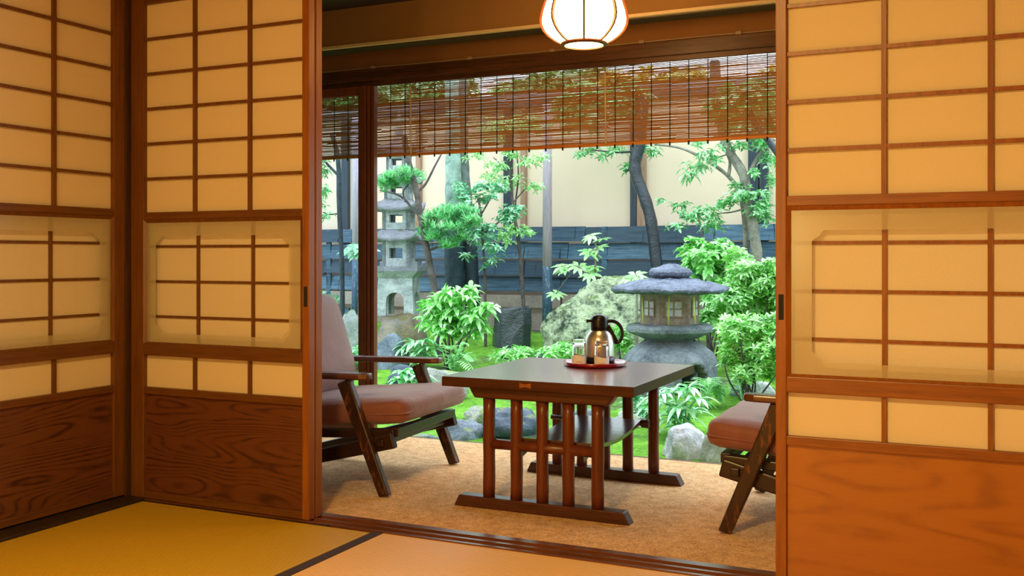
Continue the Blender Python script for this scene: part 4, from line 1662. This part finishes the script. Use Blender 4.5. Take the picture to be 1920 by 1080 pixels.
def needles(mb, c, r, n, L, W):
    for k in range(n):
        a = r.uniform(0, 6.28)
        e = r.uniform(-.1, 1.3)
        d = Vector((math.cos(a) * math.cos(e), math.sin(a) * math.cos(e), math.sin(e)))
        mb.leaf(c, d, Vector((0, 0, 1)) if e < 1.1 else Vector((1, 0, 0)), L * r.uniform(.75, 1.15), W, .06, .1)


def path(pts, Y, dys=None):
    out = []
    for i, (x, y) in enumerate(pts):
        out.append(PY(x, y, Y + (dys[i] if dys else 0)))
    return out


def smooth_path(pts, k=4):
    out = []
    n_ = len(pts)
    for i in range(n_ - 1):
        p0, p1, p2, p3 = pts[max(i - 1, 0)], pts[i], pts[i + 1], pts[min(i + 2, n_ - 1)]
        for q in range(k):
            t_ = q / k
            out.append(.5 * ((2 * p1) + (p2 - p0) * t_ + (2 * p0 - 5 * p1 + 4 * p2 - p3) * t_ ** 2 + (3 * p1 - p0 - 3 * p2 + p3) * t_ ** 3))
    out.append(pts[-1])
    return out


def limb(mb, pts, r0, r1, n=9, wob=.06, seed=0):
    P = smooth_path(pts)
    m = len(P)
    rad = [(r0 + (r1 - r0) * i / (m - 1)) * (1 + wob * math.sin(i * 1.9 + seed)) for i in range(m)]
    mb.tube(P, rad, n)


def root_of(px_pts, Y):
    "trunk path extended straight down into the ground"
    pts = path(px_pts, Y)
    a, b = pts[0], pts[1]
    gz_ = ground_z(a.x, Y)
    if a.z > gz_:
        d = (a - b)
        d.z = min(d.z, -.05)
        k = (a.z - gz_ + .06) / -d.z
        base = a + Vector((d.x, d.y, 0)) * min(k, 1.5) * .5
        base.z = gz_ - .06
        pts = [base] + pts
    else:
        pts[0].z = min(pts[0].z, gz_ - .05)
    return pts


def tree(name, label, Y, trunk, w0, w1, bark, branches=(), clouds=(), leaf=None, seed=0, cat='tree', group=None):
    """trunk: photo points from the base up; w0,w1 widths in photo px; branches: (points, w0, w1);
    clouds: (x, y, half width, half height, depth factor, style)"""
    pts = root_of(trunk, Y)
    s_ = mpp(pts[-1])
    o = thing(name, label, cat, (pts[0].x, pts[0].y, pts[0].z + .05), 0, group)
    mb = MB()
    limb(mb, pts, w0 * s_ / 2, w1 * s_ / 2, 14, .05, seed)
    obj('trunk', mb, bark, o, True)
    for bp, a, b in branches:
        bb_ = MB()
        limb(bb_, path(bp, Y, [r_ * .05 for r_ in range(len(bp))]), a * s_ / 2, b * s_ / 2, 8, .05, seed)
        obj('branch', bb_, bark, o, True)
    r = random.Random(seed + 100)
    lm_ = MB()
    for (x, y, hw, hh, df, style) in clouds:
        yy = Y + r.uniform(-.1, .1)
        c = PY(x, y, yy)
        rad = (hw * s_, hw * s_ * df, hh * s_)
        area = hw * hh
        if style == 'needle':
            n_ = max(12, int(area * .06))
            for i in range(n_):
                d = rv(r)
                p = c + Vector((d.x * rad[0], d.y * rad[1], d.z * rad[2] * .8)) * (.35 + .65 * r.random())
                needles(lm_, p, r, 15, .095, .013)
        elif style == 'maple':
            cloud(lm_, c, rad, r, max(10, int(area * .075)), 4, .052, .022, .1, .3, .1)
        elif style == 'small':
            cloud(lm_, c, rad, r, max(12, int(area * .10)), 5, .046, .022, .35, .15, .1)
        elif style == 'round':
            cloud(lm_, c, rad, r, max(8, int(area * .06)), 4, .068, .027, .25, .25, .1)
        elif style == 'long':
            cloud(lm_, c, rad, r, max(6, int(area * .034)), 4, .092, .030, .05, .5, .1)
        elif style == 'dense':
            cloud(lm_, c, rad, r, max(5, int(area * .03)), 6, .16, .07, .3, .3, .3)
    if clouds:
        obj('foliage', lm_, [leaf, leaf + '_paler'], o, True)
    return o


tree('podocarpus_tree', 'slender dark trunk with cloud pruned needle pads leaning before the stone tower', 8.35,
     [(818, 570), (809, 512), (797, 450), (787, 399), (780, 355), (764, 296), (758, 255)], 13, 11, 'bark_brown',
     [([(787, 405), (772, 390), (757, 372), (736, 362), (712, 357)], 6, 3), ([(760, 378), (756, 360), (766, 345)], 4, 2),
      ([(797, 455), (815, 440), (840, 422)], 5, 3), ([(802, 470), (826, 462), (850, 458)], 5, 3), ([(782, 360), (798, 345), (815, 312), (828, 288)], 5, 3)],
     [(735, 342, 30, 16, .9, 'needle'), (775, 336, 26, 14, .9, 'needle'), (752, 330, 40, 12, .9, 'needle'), (724, 352, 22, 14, .9, 'needle'),
      (835, 412, 46, 17, .8, 'needle'), (866, 404, 30, 14, .8, 'needle'), (805, 426, 24, 10, .8, 'needle'), (872, 425, 30, 12, .8, 'needle'),
      (820, 448, 34, 12, .8, 'needle'), (842, 460, 30, 11, .8, 'needle'), (796, 440, 14, 8, .8, 'needle'), (812, 406, 24, 11, .8, 'needle'), (850, 396, 34, 10, .8, 'needle'), (884, 414, 20, 12, .8, 'needle'), (845, 428, 44, 10, .8, 'needle'), (862, 450, 20, 10, .8, 'needle')], 'leaf_pine', 1)
tree('holly_tree', 'small thin trunked tree with layered round leaf tiers between the two big trunks and maple', 9.0,
     [(910, 600), (909, 520), (905, 450), (902, 400), (896, 372)], 6, 4, 'bark_brown',
     [([(903, 410), (890, 390), (876, 372)], 4, 2), ([(902, 402), (915, 380), (926, 358)], 4, 2), ([(905, 440), (930, 420), (950, 408)], 4, 2),
      ([(908, 462), (930, 462)], 3, 2), ([(907, 440), (880, 442), (862, 440)], 3, 2)],
     [(870, 372, 26, 22, .9, 'small'), (905, 352, 36, 16, .9, 'small'), (935, 350, 24, 14, .9, 'small'), (860, 350, 16, 12, .8, 'small'),
      (888, 392, 16, 10, .9, 'small'), (950, 410, 28, 12, .9, 'small'), (925, 425, 20, 9, .8, 'small'), (975, 392, 18, 10, .8, 'small'),
      (890, 438, 34, 13, .9, 'small'), (915, 462, 32, 8, .9, 'round'), (872, 481, 26, 7, .9, 'round'), (924, 486, 18, 9, .9, 'round'),
      (912, 500, 9, 10, .9, 'round'), (935, 470, 16, 7, .9, 'round'), (950, 395, 26, 12, .9, 'small'), (905, 375, 26, 12, .9, 'small'), (965, 408, 22, 11, .9, 'small'), (918, 442, 26, 10, .9, 'small'), (900, 424, 22, 10, .8, 'small'), (898, 455, 24, 8, .9, 'round'), (925, 366, 18, 10, .8, 'small')], 'leaf_cool', 2)
tree('maple_tree', 'thin stemmed maple with pale airy leaves right of the big lichened trunk', 9.4,
     [(984, 606), (978, 520), (972, 450), (962, 390), (957, 330), (952, 280), (948, 230)], 8, 5, 'bark_brown',
     [([(975, 500), (970, 440), (966, 390), (972, 330), (968, 280)], 4, 3), ([(962, 380), (975, 365), (986, 352)], 3, 2), ([(958, 340), (940, 310), (925, 295)], 3, 2)],
     [(895, 290, 34, 12, .8, 'maple'), (935, 312, 36, 15, .8, 'maple'), (990, 300, 36, 16, .8, 'maple'), (1020, 296, 18, 12, .8, 'maple'),
      (955, 340, 44, 18, .8, 'maple'), (1000, 350, 26, 14, .8, 'maple'), (960, 290, 30, 12, .8, 'maple'), (920, 330, 26, 12, .8, 'maple'),
      (965, 430, 36, 13, .8, 'small'), (990, 434, 16, 10, .8, 'small'), (945, 440, 20, 10, .8, 'small'), (955, 455, 14, 6, .8, 'round'),
      (930, 240, 70, 28, .8, 'maple'), (990, 230, 50, 26, .8, 'maple')], 'leaf_pale', 3)
tree('broad_tree', 'thick pale lichened trunk rising behind the needle pads in front of the fence', 9.75,
     [(852, 560), (851, 470), (851, 390), (850, 330), (849, 270), (847, 150)], 40, 26, 'bark_pale_wet')
tree('broad_tree', 'thick dark trunk right behind the pale lichened trunk', 9.95,
     [(884, 560), (880, 470), (874, 400), (868, 330), (866, 270), (866, 150)], 34, 22, 'bark_dark_wet')
tree('persimmon_tree', 'glossy black curving trunk rising behind the snow lantern', 9.75,
     [(1238, 560), (1231, 495), (1221, 416), (1209, 372), (1194, 331), (1191, 303), (1198, 270), (1205, 180)], 20, 25, 'bark_black',
     [([(1198, 300), (1180, 318), (1172, 322)], 5, 2), ([(1196, 282), (1160, 286), (1100, 280)], 5, 2)],
     [(1105, 284, 30, 9, .8, 'round'), (1150, 280, 30, 10, .8, 'round'), (1090, 290, 18, 8, .8, 'maple'), (1180, 312, 20, 14, .8, 'round'),
      (1216, 280, 20, 9, .8, 'round'), (1130, 292, 20, 8, .8, 'round'), (1228, 288, 10, 16, .8, 'long'), (1240, 375, 10, 6, .8, 'maple'),
      (1090, 200, 60, 40, .8, 'dense'), (1175, 190, 40, 36, .8, 'dense')], 'leaf_mid', 4)
tree('camellia_tree', 'grey twin trunked tree with spreading leafy branches at the right of the view', 9.5,
     [(1422, 520), (1418, 470), (1410, 413), (1400, 372), (1394, 328), (1368, 284), (1355, 250), (1345, 190)], 22, 15, 'bark_grey',
     [([(1403, 515), (1399, 470), (1395, 400), (1384, 356), (1363, 328), (1328, 303), (1278, 278), (1228, 271)], 12, 4),
      ([(1366, 330), (1368, 300), (1352, 268)], 7, 4), ([(1394, 345), (1411, 312), (1425, 288), (1452, 262)], 8, 6),
      ([(1395, 392), (1370, 398), (1345, 400)], 4, 2), ([(1318, 445), (1310, 410), (1302, 392)], 3, 2), ([(1330, 300), (1362, 290), (1380, 282)], 3, 2)],
     [(1312, 310, 28, 14, .8, 'long'), (1290, 325, 18, 12, .8, 'long'), (1325, 285, 22, 14, .8, 'long'), (1345, 300, 16, 10, .8, 'round'),
      (1390, 272, 20, 12, .8, 'round'), (1425, 268, 26, 16, .8, 'round'), (1440, 300, 14, 22, .8, 'round'), (1412, 322, 10, 8, .8, 'round'),
      (1400, 365, 44, 14, .8, 'small'), (1432, 378, 20, 26, .8, 'round'), (1370, 378, 26, 12, .8, 'small'), (1275, 388, 26, 12, .8, 'round'),
      (1312, 396, 28, 14, .8, 'round'), (1338, 408, 20, 14, .8, 'round'), (1335, 425, 30, 14, .8, 'small'), (1270, 424, 24, 8, .8, 'round'), (1300, 405, 20, 10, .8, 'round'),
      (1440, 410, 12, 20, .8, 'round'), (1360, 275, 20, 8, .8, 'round'), (1448, 340, 10, 20, .8, 'round'), (1385, 350, 26, 10, .8, 'small'), (1420, 395, 26, 14, .8, 'small'), (1288, 408, 22, 10, .8, 'small'), (1352, 385, 20, 12, .8, 'small'), (1310, 268, 26, 8, .8, 'round'), (1380, 200, 50, 40, .7, 'dense'), (1430, 200, 50, 50, .7, 'dense')], 'leaf_mid', 5)
tree('garden_tree', 'dark slim trunk with a few leaves at the far left behind the window glass', 8.9,
     [(640, 640), (642, 560), (640, 470), (636, 390), (634, 300), (622, 250)], 9, 9, 'bark_dark',
     [([(636, 330), (616, 310), (600, 290)], 6, 4), ([(638, 400), (618, 402), (606, 398)], 3, 2)],
     [(610, 320, 14, 20, .8, 'maple'), (608, 355, 18, 12, .8, 'long'), (612, 405, 14, 9, .8, 'round'), (596, 380, 22, 20, .8, 'round'), (600, 300, 20, 14, .8, 'round')], 'leaf_mid', 6)
tree('leaning_tree', 'black leaning stem at the top right corner of the garden view', 8.2,
     [(1500, 560), (1496, 420), (1480, 330), (1452, 278), (1420, 236), (1395, 190)], 16, 12, 'bark_black', [],
     [(1400, 190, 40, 30, .8, 'dense'), (1470, 300, 18, 18, .8, 'round')], 'leaf_mid', 8)

# far trees above the wall, seen through the blind
for i, (px, lf, hw) in enumerate(((690, 'leaf_far', 120), (850, 'leaf_far', 110), (1010, 'leaf_far', 90), (1180, 'leaf_autumn', 120), (1340, 'leaf_autumn', 120), (1490, 'leaf_autumn', 100))):
    BY = (11.7, 13.1)[i % 2]
    c = PY(px, 130, BY)
    o = thing('background_tree', ['bushy green tree beyond the wall behind the window stile', 'bushy green tree beyond the wall above the big trunks',
                                  'narrow green tree beyond the wall above the middle post', 'yellow green tree beyond the wall below the lamp side',
                                  'yellow green tree beyond the wall above the grey twin trunks', 'yellow green tree beyond the wall at the far right'][i], 'tree', (c.x, BY, ground_z(c.x, BY)), 0)
    mb = MB()
    limb(mb, [Vector((c.x, BY, ground_z(c.x, BY) - .05)), Vector((c.x + .05, BY, 1.6)), Vector((c.x, BY, 3.2))], .10, .06)
    obj('trunk', mb, 'bark_brown', o, True)
    r = random.Random(i + 60)
    mb = MB()
    s_ = mpp(c)
    for q in range(9):
        cc_ = PY(px + r.uniform(-hw, hw) * .8, r.uniform(150, 235), BY + r.uniform(-.2, .2))
        cloud(mb, cc_, (hw * s_ * .45, .35, 32 * s_), r, 46, 6, .16, .075, .3, .3, .3)
    obj('foliage', mb, [lf, lf + '_paler'], o, True)


def shrub(name, label, px, py, Y, clouds, lf, style, seed, stems=6, stem_m='bark_brown', cat='shrub', group=None, stem_top=None):
    b = PG(px, py)
    if Y:
        q = PY(px, py, Y)
        b = Vector((q.x, Y, ground_z(q.x, Y)))
    Y = b.y
    s_ = mpp(b)
    o = thing(name, label, cat, b, 0, group)
    r = random.Random(seed + 300)
    st_ = MB()
    for k in range(stems):
        (x, y, hw, hh) = clouds[k % len(clouds)][:4]
        e = PY(x + r.uniform(-.5, .5) * hw, y + hh * .2, Y + r.uniform(-.2, .2))
        a = b + Vector((r.uniform(-.05, .05), r.uniform(-.05, .05), -.04))
        m = (a + e) / 2 + Vector((r.uniform(-.05, .05), r.uniform(-.05, .05), .04))
        limb(st_, [a, m, e], .009, .004, 6)
    if stems:
        obj('stems', st_, stem_m, o, True)
    mb = MB()
    for (x, y, hw, hh) in clouds:
        c = PY(x, y, Y + r.uniform(-.12, .12))
        rad = (hw * s_, hw * s_ * .85, hh * s_)
        a_ = hw * hh
        if style == 'broad':
            cloud(mb, c, rad, r, max(6, int(a_ * .05)), 5, .125, .046, .35, .35, .35)
        elif style == 'azalea':
            cloud(mb, c, rad, r, max(8, int(a_ * .085)), 6, .058, .019, .4, .1, .45)
        elif style == 'mid':
            cloud(mb, c, rad, r, max(8, int(a_ * .06)), 6, .082, .027, .35, .2, .4)
        elif style == 'big':
            cloud(mb, c, rad, r, max(6, int(a_ * .035)), 6, .115, .046, .35, .3, .4)
    obj('foliage', mb, [lf, lf + '_paler'], o, True)
    return o


shrub('leafy_shrub', 'bright green broad leaved shrub between the stone tower and the black stone', 846, 672, 7.95,
      [(850, 592, 40, 24), (822, 564, 20, 12), (870, 560, 24, 12), (846, 550, 18, 10), (806, 602, 24, 14), (892, 590, 26, 13), (868, 622, 36, 12), (832, 618, 30, 10), (912, 578, 14, 7), (798, 576, 14, 8), (894, 612, 18, 10), (880, 544, 10, 6), (832, 582, 26, 14)], 'leaf_light', 'broad', 1, 14)
shrub('evergreen_shrub', 'broad leaved darker shrub behind the right side of the snow lantern', 1330, 560, 8.95,
      [(1330, 482, 46, 26), (1300, 462, 24, 14), (1352, 470, 34, 20), (1368, 492, 30, 20), (1305, 500, 26, 20), (1345, 520, 46, 24), (1288, 470, 14, 10), (1385, 500, 30, 22), (1310, 480, 26, 20), (1325, 540, 30, 26)], 'leaf_light', 'big', 2, 10)
shrub('azalea_bush', 'tall light green azalea bush beside the lantern roof at the right', 1410, 650, 8.45,
      [(1400, 540, 52, 34), (1440, 530, 36, 34), (1370, 560, 40, 28), (1420, 580, 50, 30), (1350, 585, 34, 26), (1450, 575, 30, 40), (1335, 600, 24, 24), (1400, 505, 34, 18), (1446, 498, 20, 14), (1385, 530, 40, 26), (1430, 610, 40, 26), (1340, 560, 24, 20), (1325, 600, 18, 22), (1380, 480, 26, 16), (1470, 540, 30, 50)], 'leaf_azalea', 'mid', 3, 10)
shrub('azalea_bush', 'dense small leaved azalea bush right of the lantern legs', 1410, 735, 7.15,
      [(1404, 640, 40, 34), (1440, 650, 40, 40), (1376, 616, 26, 22), (1378, 662, 22, 26), (1420, 690, 40, 24), (1396, 700, 24, 16), (1450, 610, 26, 24), (1362, 640, 14, 16), (1446, 700, 20, 18), (1362, 680, 12, 14), (1402, 665, 34, 30), (1470, 660, 30, 50), (1358, 606, 16, 14), (1415, 610, 36, 22), (1368, 660, 16, 18)], 'leaf_azalea', 'azalea', 4, 10)
shrub('ground_cover_plant', 'low leafy plant between the table and the black stone', 960, 676, 8.15,
      [(962, 662, 40, 12), (935, 668, 24, 8), (990, 662, 24, 10)], 'leaf_light', 'mid', 5, 3)
shrub('ground_cover_plant', 'low bright leaves at the foot of the boulder left of the tray', 1050, 676, 7.9,
      [(1052, 656, 28, 14), (1030, 662, 20, 10), (1076, 660, 16, 10)], 'leaf_light', 'mid', 6, 3)
shrub('ground_cover_plant', 'small light plant at the base of the boulder behind the flask handle', 1168, 668, 7.9,
      [(1160, 630, 18, 18), (1176, 650, 16, 14)], 'leaf_light', 'mid', 7, 3)
shrub('ground_cover_plant', 'small green plant behind the window glass at the left', 622, 620, 9.2,
      [(612, 570, 26, 26), (634, 596, 18, 18), (606, 600, 20, 18)], 'leaf_cool', 'mid', 8, 4)
shrub('ground_cover_plant', 'green plant between the window stile and the armchair cushion', 668, 712, 7.6,
      [(668, 680, 22, 18), (676, 656, 14, 14), (655, 700, 18, 12)], 'leaf_mid', 'mid', 9, 4)
shrub('ground_cover_plant', 'slim leafy plant seen through the table spindles', 1190, 800, 6.6,
      [(1190, 756, 14, 16), (1200, 775, 12, 10), (1180, 778, 10, 10)], 'leaf_cool', 'mid', 10, 4)


def palmate(name, label, pts, stems, lf, Y, seed, R_=.15, base=None):
    r = random.Random(seed)
    b = PG(*base) if base else None
    q = PY(base[0], base[1], Y)
    b = Vector((q.x, Y, ground_z(q.x, Y)))
    o = thing(name, label, 'plant', b)
    st_ = MB()
    for sp_ in stems:
        limb(st_, root_of(sp_, Y), .014, .008, 7)
    mb = MB()
    for (x, y) in pts:
        c = PY(x, y, Y + r.uniform(-.06, .06))
        near = min((PY(p[0], p[1], Y) for sp_ in stems for p in sp_), key=lambda p: (p - c).length)
        limb(st_, [near, (near + c) / 2 + Vector((0, 0, .02)), c], .005, .004, 5)
        n_ = 8
        ax = Vector((r.gauss(0, .25), -.55 + r.gauss(0, .2), 1)).normalized()
        u = ax.cross(Vector((0, 1, .2))).normalized()
        v = ax.cross(u)
        a0 = r.uniform(0, 6)
        for k in range(n_):
            a = a0 + (k / n_) * 2 * PI * .92
            mb.leaf(c, (u * math.cos(a) + v * math.sin(a)), ax, R_ * r.uniform(.75, 1.1), R_ * .34, .18, .12)
    obj('stems', st_, 'bark_grey', o, True)
    obj('foliage', mb, [lf, lf + '_paler'], o, True)


palmate('fatsia_plant', 'fatsia with fingered leaves rising from behind the boulder', [(1108, 443), (1122, 465), (1105, 474), (1052, 500), (1085, 500), (1116, 500), (1106, 514), (1042, 551), (1060, 505), (1128, 448)],
        [[(1118, 560), (1116, 500), (1120, 470), (1112, 448)], [(1112, 560), (1098, 515), (1085, 500)]], 'leaf_pale', 9.35, 3, .135, (1116, 590))
palmate('fatsia_plant', 'fingered green leaves in front of the pale mauve post', [(662, 462), (676, 468), (656, 472), (682, 458), (670, 474), (690, 470)],
        [[(672, 600), (674, 530), (672, 476)]], 'leaf_cool', 9.3, 4, .15, (672, 640))
palmate('fatsia_plant', 'small fingered plant peeping over the lantern roof', [(1192, 516), (1200, 520), (1184, 522)],
        [[(1194, 580), (1194, 525)]], 'leaf_light', 8.8, 5, .12, (1194, 600))


def strap_plant(name, label, px, py, heads, lf, L, W, n, seed, dy=0):
    b = PG(px, py)
    r = random.Random(seed + 500)
    s_ = mpp(b)
    o = thing(name, label, 'plant', b)
    mb, st_ = MB(), MB()
    for (x, y) in heads:
        c = PY(x, y, b.y + r.uniform(-.12, .12))
        limb(st_, [b + Vector((r.uniform(-.06, .06), r.uniform(-.06, .06), -.04)), (b + c) / 2 + Vector((0, 0, .04)), c], .007, .005, 6)
        a0 = r.uniform(0, 6)
        for k in range(n):
            a = a0 + 2 * PI * k / n * 1.0 + r.uniform(-.2, .2)
            e = r.uniform(.05, .75)
            LL = L * r.uniform(.7, 1.1)
            d = Vector((math.cos(a) * math.cos(e), math.sin(a) * math.cos(e), math.sin(e)))
            side = Vector((-math.sin(a), math.cos(a), 0))
            prev = None
            N = 5
            vs, fs = [], []
            for q in range(N + 1):
                t_ = q / N
                p = c + d * LL * t_ - Vector((0, 0, 1)) * LL * .62 * t_ * t_
                w_ = W * (math.sin(PI * min(1, t_ * .82 + .12)) ** .8) * (1 if q < N else .1)
                vs += [p + side * w_ / 2 + Vector((0, 0, w_ * .15)), p, p - side * w_ / 2 + Vector((0, 0, w_ * .15))]
            for q in range(N):
                i_ = q * 3
                fs += [(i_, i_ + 1, i_ + 4, i_ + 3), (i_ + 1, i_ + 2, i_ + 5, i_ + 4)]
            mb.mat = 1 if r.random() < .25 else 0
            mb.add(vs, fs, True)
    obj('stems', st_, 'leaf_strap', o, True)
    obj('foliage', mb, [lf, lf + '_paler'], o, True)


strap_plant('strap_leaf_plant', 'drooping long leaved plant on the rock right of the table', 1280, 815,
            [(1262, 735), (1290, 728), (1305, 750), (1250, 758), (1275, 762), (1300, 772), (1258, 782), (1284, 786), (1240, 740), (1272, 800)], 'leaf_strap', .17, .030, 12, 1)
strap_plant('strap_leaf_plant', 'arching long leaved plant behind the left armchair arm', 782, 692,
            [(775, 642), (795, 640), (760, 652), (806, 655), (783, 660), (768, 668), (798, 668)], 'leaf_strap', .19, .032, 12, 2)
strap_plant('strap_leaf_plant', 'leafy clump below the left armchair arm rest', 768, 748,
            [(757, 700), (775, 696), (792, 706), (748, 712), (770, 716), (786, 722), (758, 728)], 'leaf_mid', .15, .034, 11, 3)
strap_plant('strap_leaf_plant', 'small leafy clump between tabletop and white rock', 1222, 792,
            [(1215, 760), (1230, 752), (1222, 775)], 'leaf_strap', .13, .026, 10, 4)


def fern(label, px, py, tips, seed):
    b = PG(px, py)
    r = random.Random(seed + 700)
    o = thing('fern', label, 'fern', b)
    mb = MB()
    st_ = MB()
    for (x, y) in tips:
        e = PY(x, y, b.y + r.uniform(-.2, .15))
        m = b.lerp(e, .5) + Vector((0, 0, .12))
        P = smooth_path([b + Vector((0, 0, -.02)), m, e], 9)
        st_.tube(P, .0035, 5)
        N = len(P)
        for i in range(3, N):
            t_ = i / (N - 1)
            d = (P[min(i + 1, N - 1)] - P[i - 1]).normalized()
            up = Vector((0, 0, 1))
            side = d.cross(up).normalized()
            L = .12 * math.sin(PI * (.18 + .80 * t_)) + .012
            for sg in (-1, 1):
                mb.leaf(P[i], (side * sg + d * .45).normalized(), up, L, .024, .15, .05)
    obj('stems', st_, 'leaf_fern', o, True)
    obj('foliage', mb, ['leaf_fern', 'leaf_fern' + '_paler'], o, True)


fern('light fern with spread fronds between the leafy shrub and the table', 852, 706, [(876, 646), (888, 676), (836, 652), (846, 690), (892, 700), (866, 664), (826, 680)], 1)
fern('pale fern right of the drooping plant below the lantern leg', 1318, 768, [(1346, 730), (1352, 752), (1330, 722), (1306, 738), (1358, 742)], 2)
fern('small fern at the foot of the azalea bush', 1392, 752, [(1385, 716), (1402, 726), (1372, 732)], 3)

# things of one kind form a group
from collections import defaultdict
kinds = defaultdict(list)
for o in bpy.data.objects:
    if o.parent is None and 'label' in o.keys() and 'group' not in o.keys():
        kinds[o.name.split('.')[0]].append(o)
for k_, v_ in kinds.items():
    if len(v_) > 1:
        for o in v_:
            o['group'] = {'rock': 'rocks set in the moss garden', 'tatami_mat': 'tatami mats on the room floor', 'wooden_post': 'weathered posts before the fence',
                          'background_tree': 'trees beyond the garden wall'}.get(k_, k_.replace('_', ' ') + 's in the garden')

# ------------------------------------------------------------------ light
w = bpy.data.worlds.new('overcast')
scene.world = w
w.use_nodes = True
wt = w.node_tree
for n_ in list(wt.nodes):
    wt.nodes.remove(n_)
wo = wt.nodes.new('ShaderNodeOutputWorld')
bg = wt.nodes.new('ShaderNodeBackground')
tc = wt.nodes.new('ShaderNodeTexCoord')
sp = wt.nodes.new('ShaderNodeSeparateXYZ')
rp = wt.nodes.new('ShaderNodeValToRGB')
rp.color_ramp.elements[0].position = 0.0
rp.color_ramp.elements[0].color = (.42, .52, .58, 1)
rp.color_ramp.elements[1].position = .75
rp.color_ramp.elements[1].color = (.82, .96, 1.0, 1)
wt.links.new(tc.outputs['Generated'], sp.inputs[0])
wt.links.new(sp.outputs[2], rp.inputs[0])
wt.links.new(rp.outputs[0], bg.inputs[0])
bg.inputs[1].default_value = SKY = 4.2
wt.links.new(bg.outputs[0], wo.inputs[0])


def light(name, typ, loc, energy, color, size=.3, rot=(0, 0, 0)):
    l = bpy.data.lights.new(name, typ)
    l.energy = energy
    l.color = color
    if typ == 'AREA':
        l.shape = 'DISK'
        l.size = size
    elif typ == 'SUN':
        l.angle = size
    else:
        l.shadow_soft_size = size
    o = bpy.data.objects.new(name, l)
    col.objects.link(o)
    o.location = loc
    o.rotation_euler = rot
    return o


WARM = (1.0, .69, .225)
light('room_light', 'AREA', (-.9, .4, 2.3), 105, WARM, .3)
light('room_fill', 'POINT', (-1.3, -.6, 1.0), 64, WARM, .07)
light('sky_sun', 'SUN', (0, 8, 6), 1.6, (.92, 1.0, 1.0), R(60), (R(-25), R(12), 0))

# ------------------------------------------------------------------ camera
cam = bpy.data.cameras.new('camera')
co = bpy.data.objects.new('camera', cam)
col.objects.link(co)
co.location = (0, 0, H)
co.rotation_euler = (R(90), 0, YAW)
cam.sensor_fit = 'HORIZONTAL'
cam.sensor_width = 36
cam.lens = F / 1920 * 36
cam.shift_y = -(540 - HV) / 1920
cam.clip_start = .05
cam.clip_end = 200
scene.camera = co

scene.view_settings.view_transform = 'Standard'
scene.view_settings.look = 'None'
scene.view_settings.exposure = 0
scene.cycles.use_denoising = True
scene.cycles.max_bounces = 10
scene.cycles.transparent_max_bounces = 16
scene.cycles.sample_clamp_indirect = 6
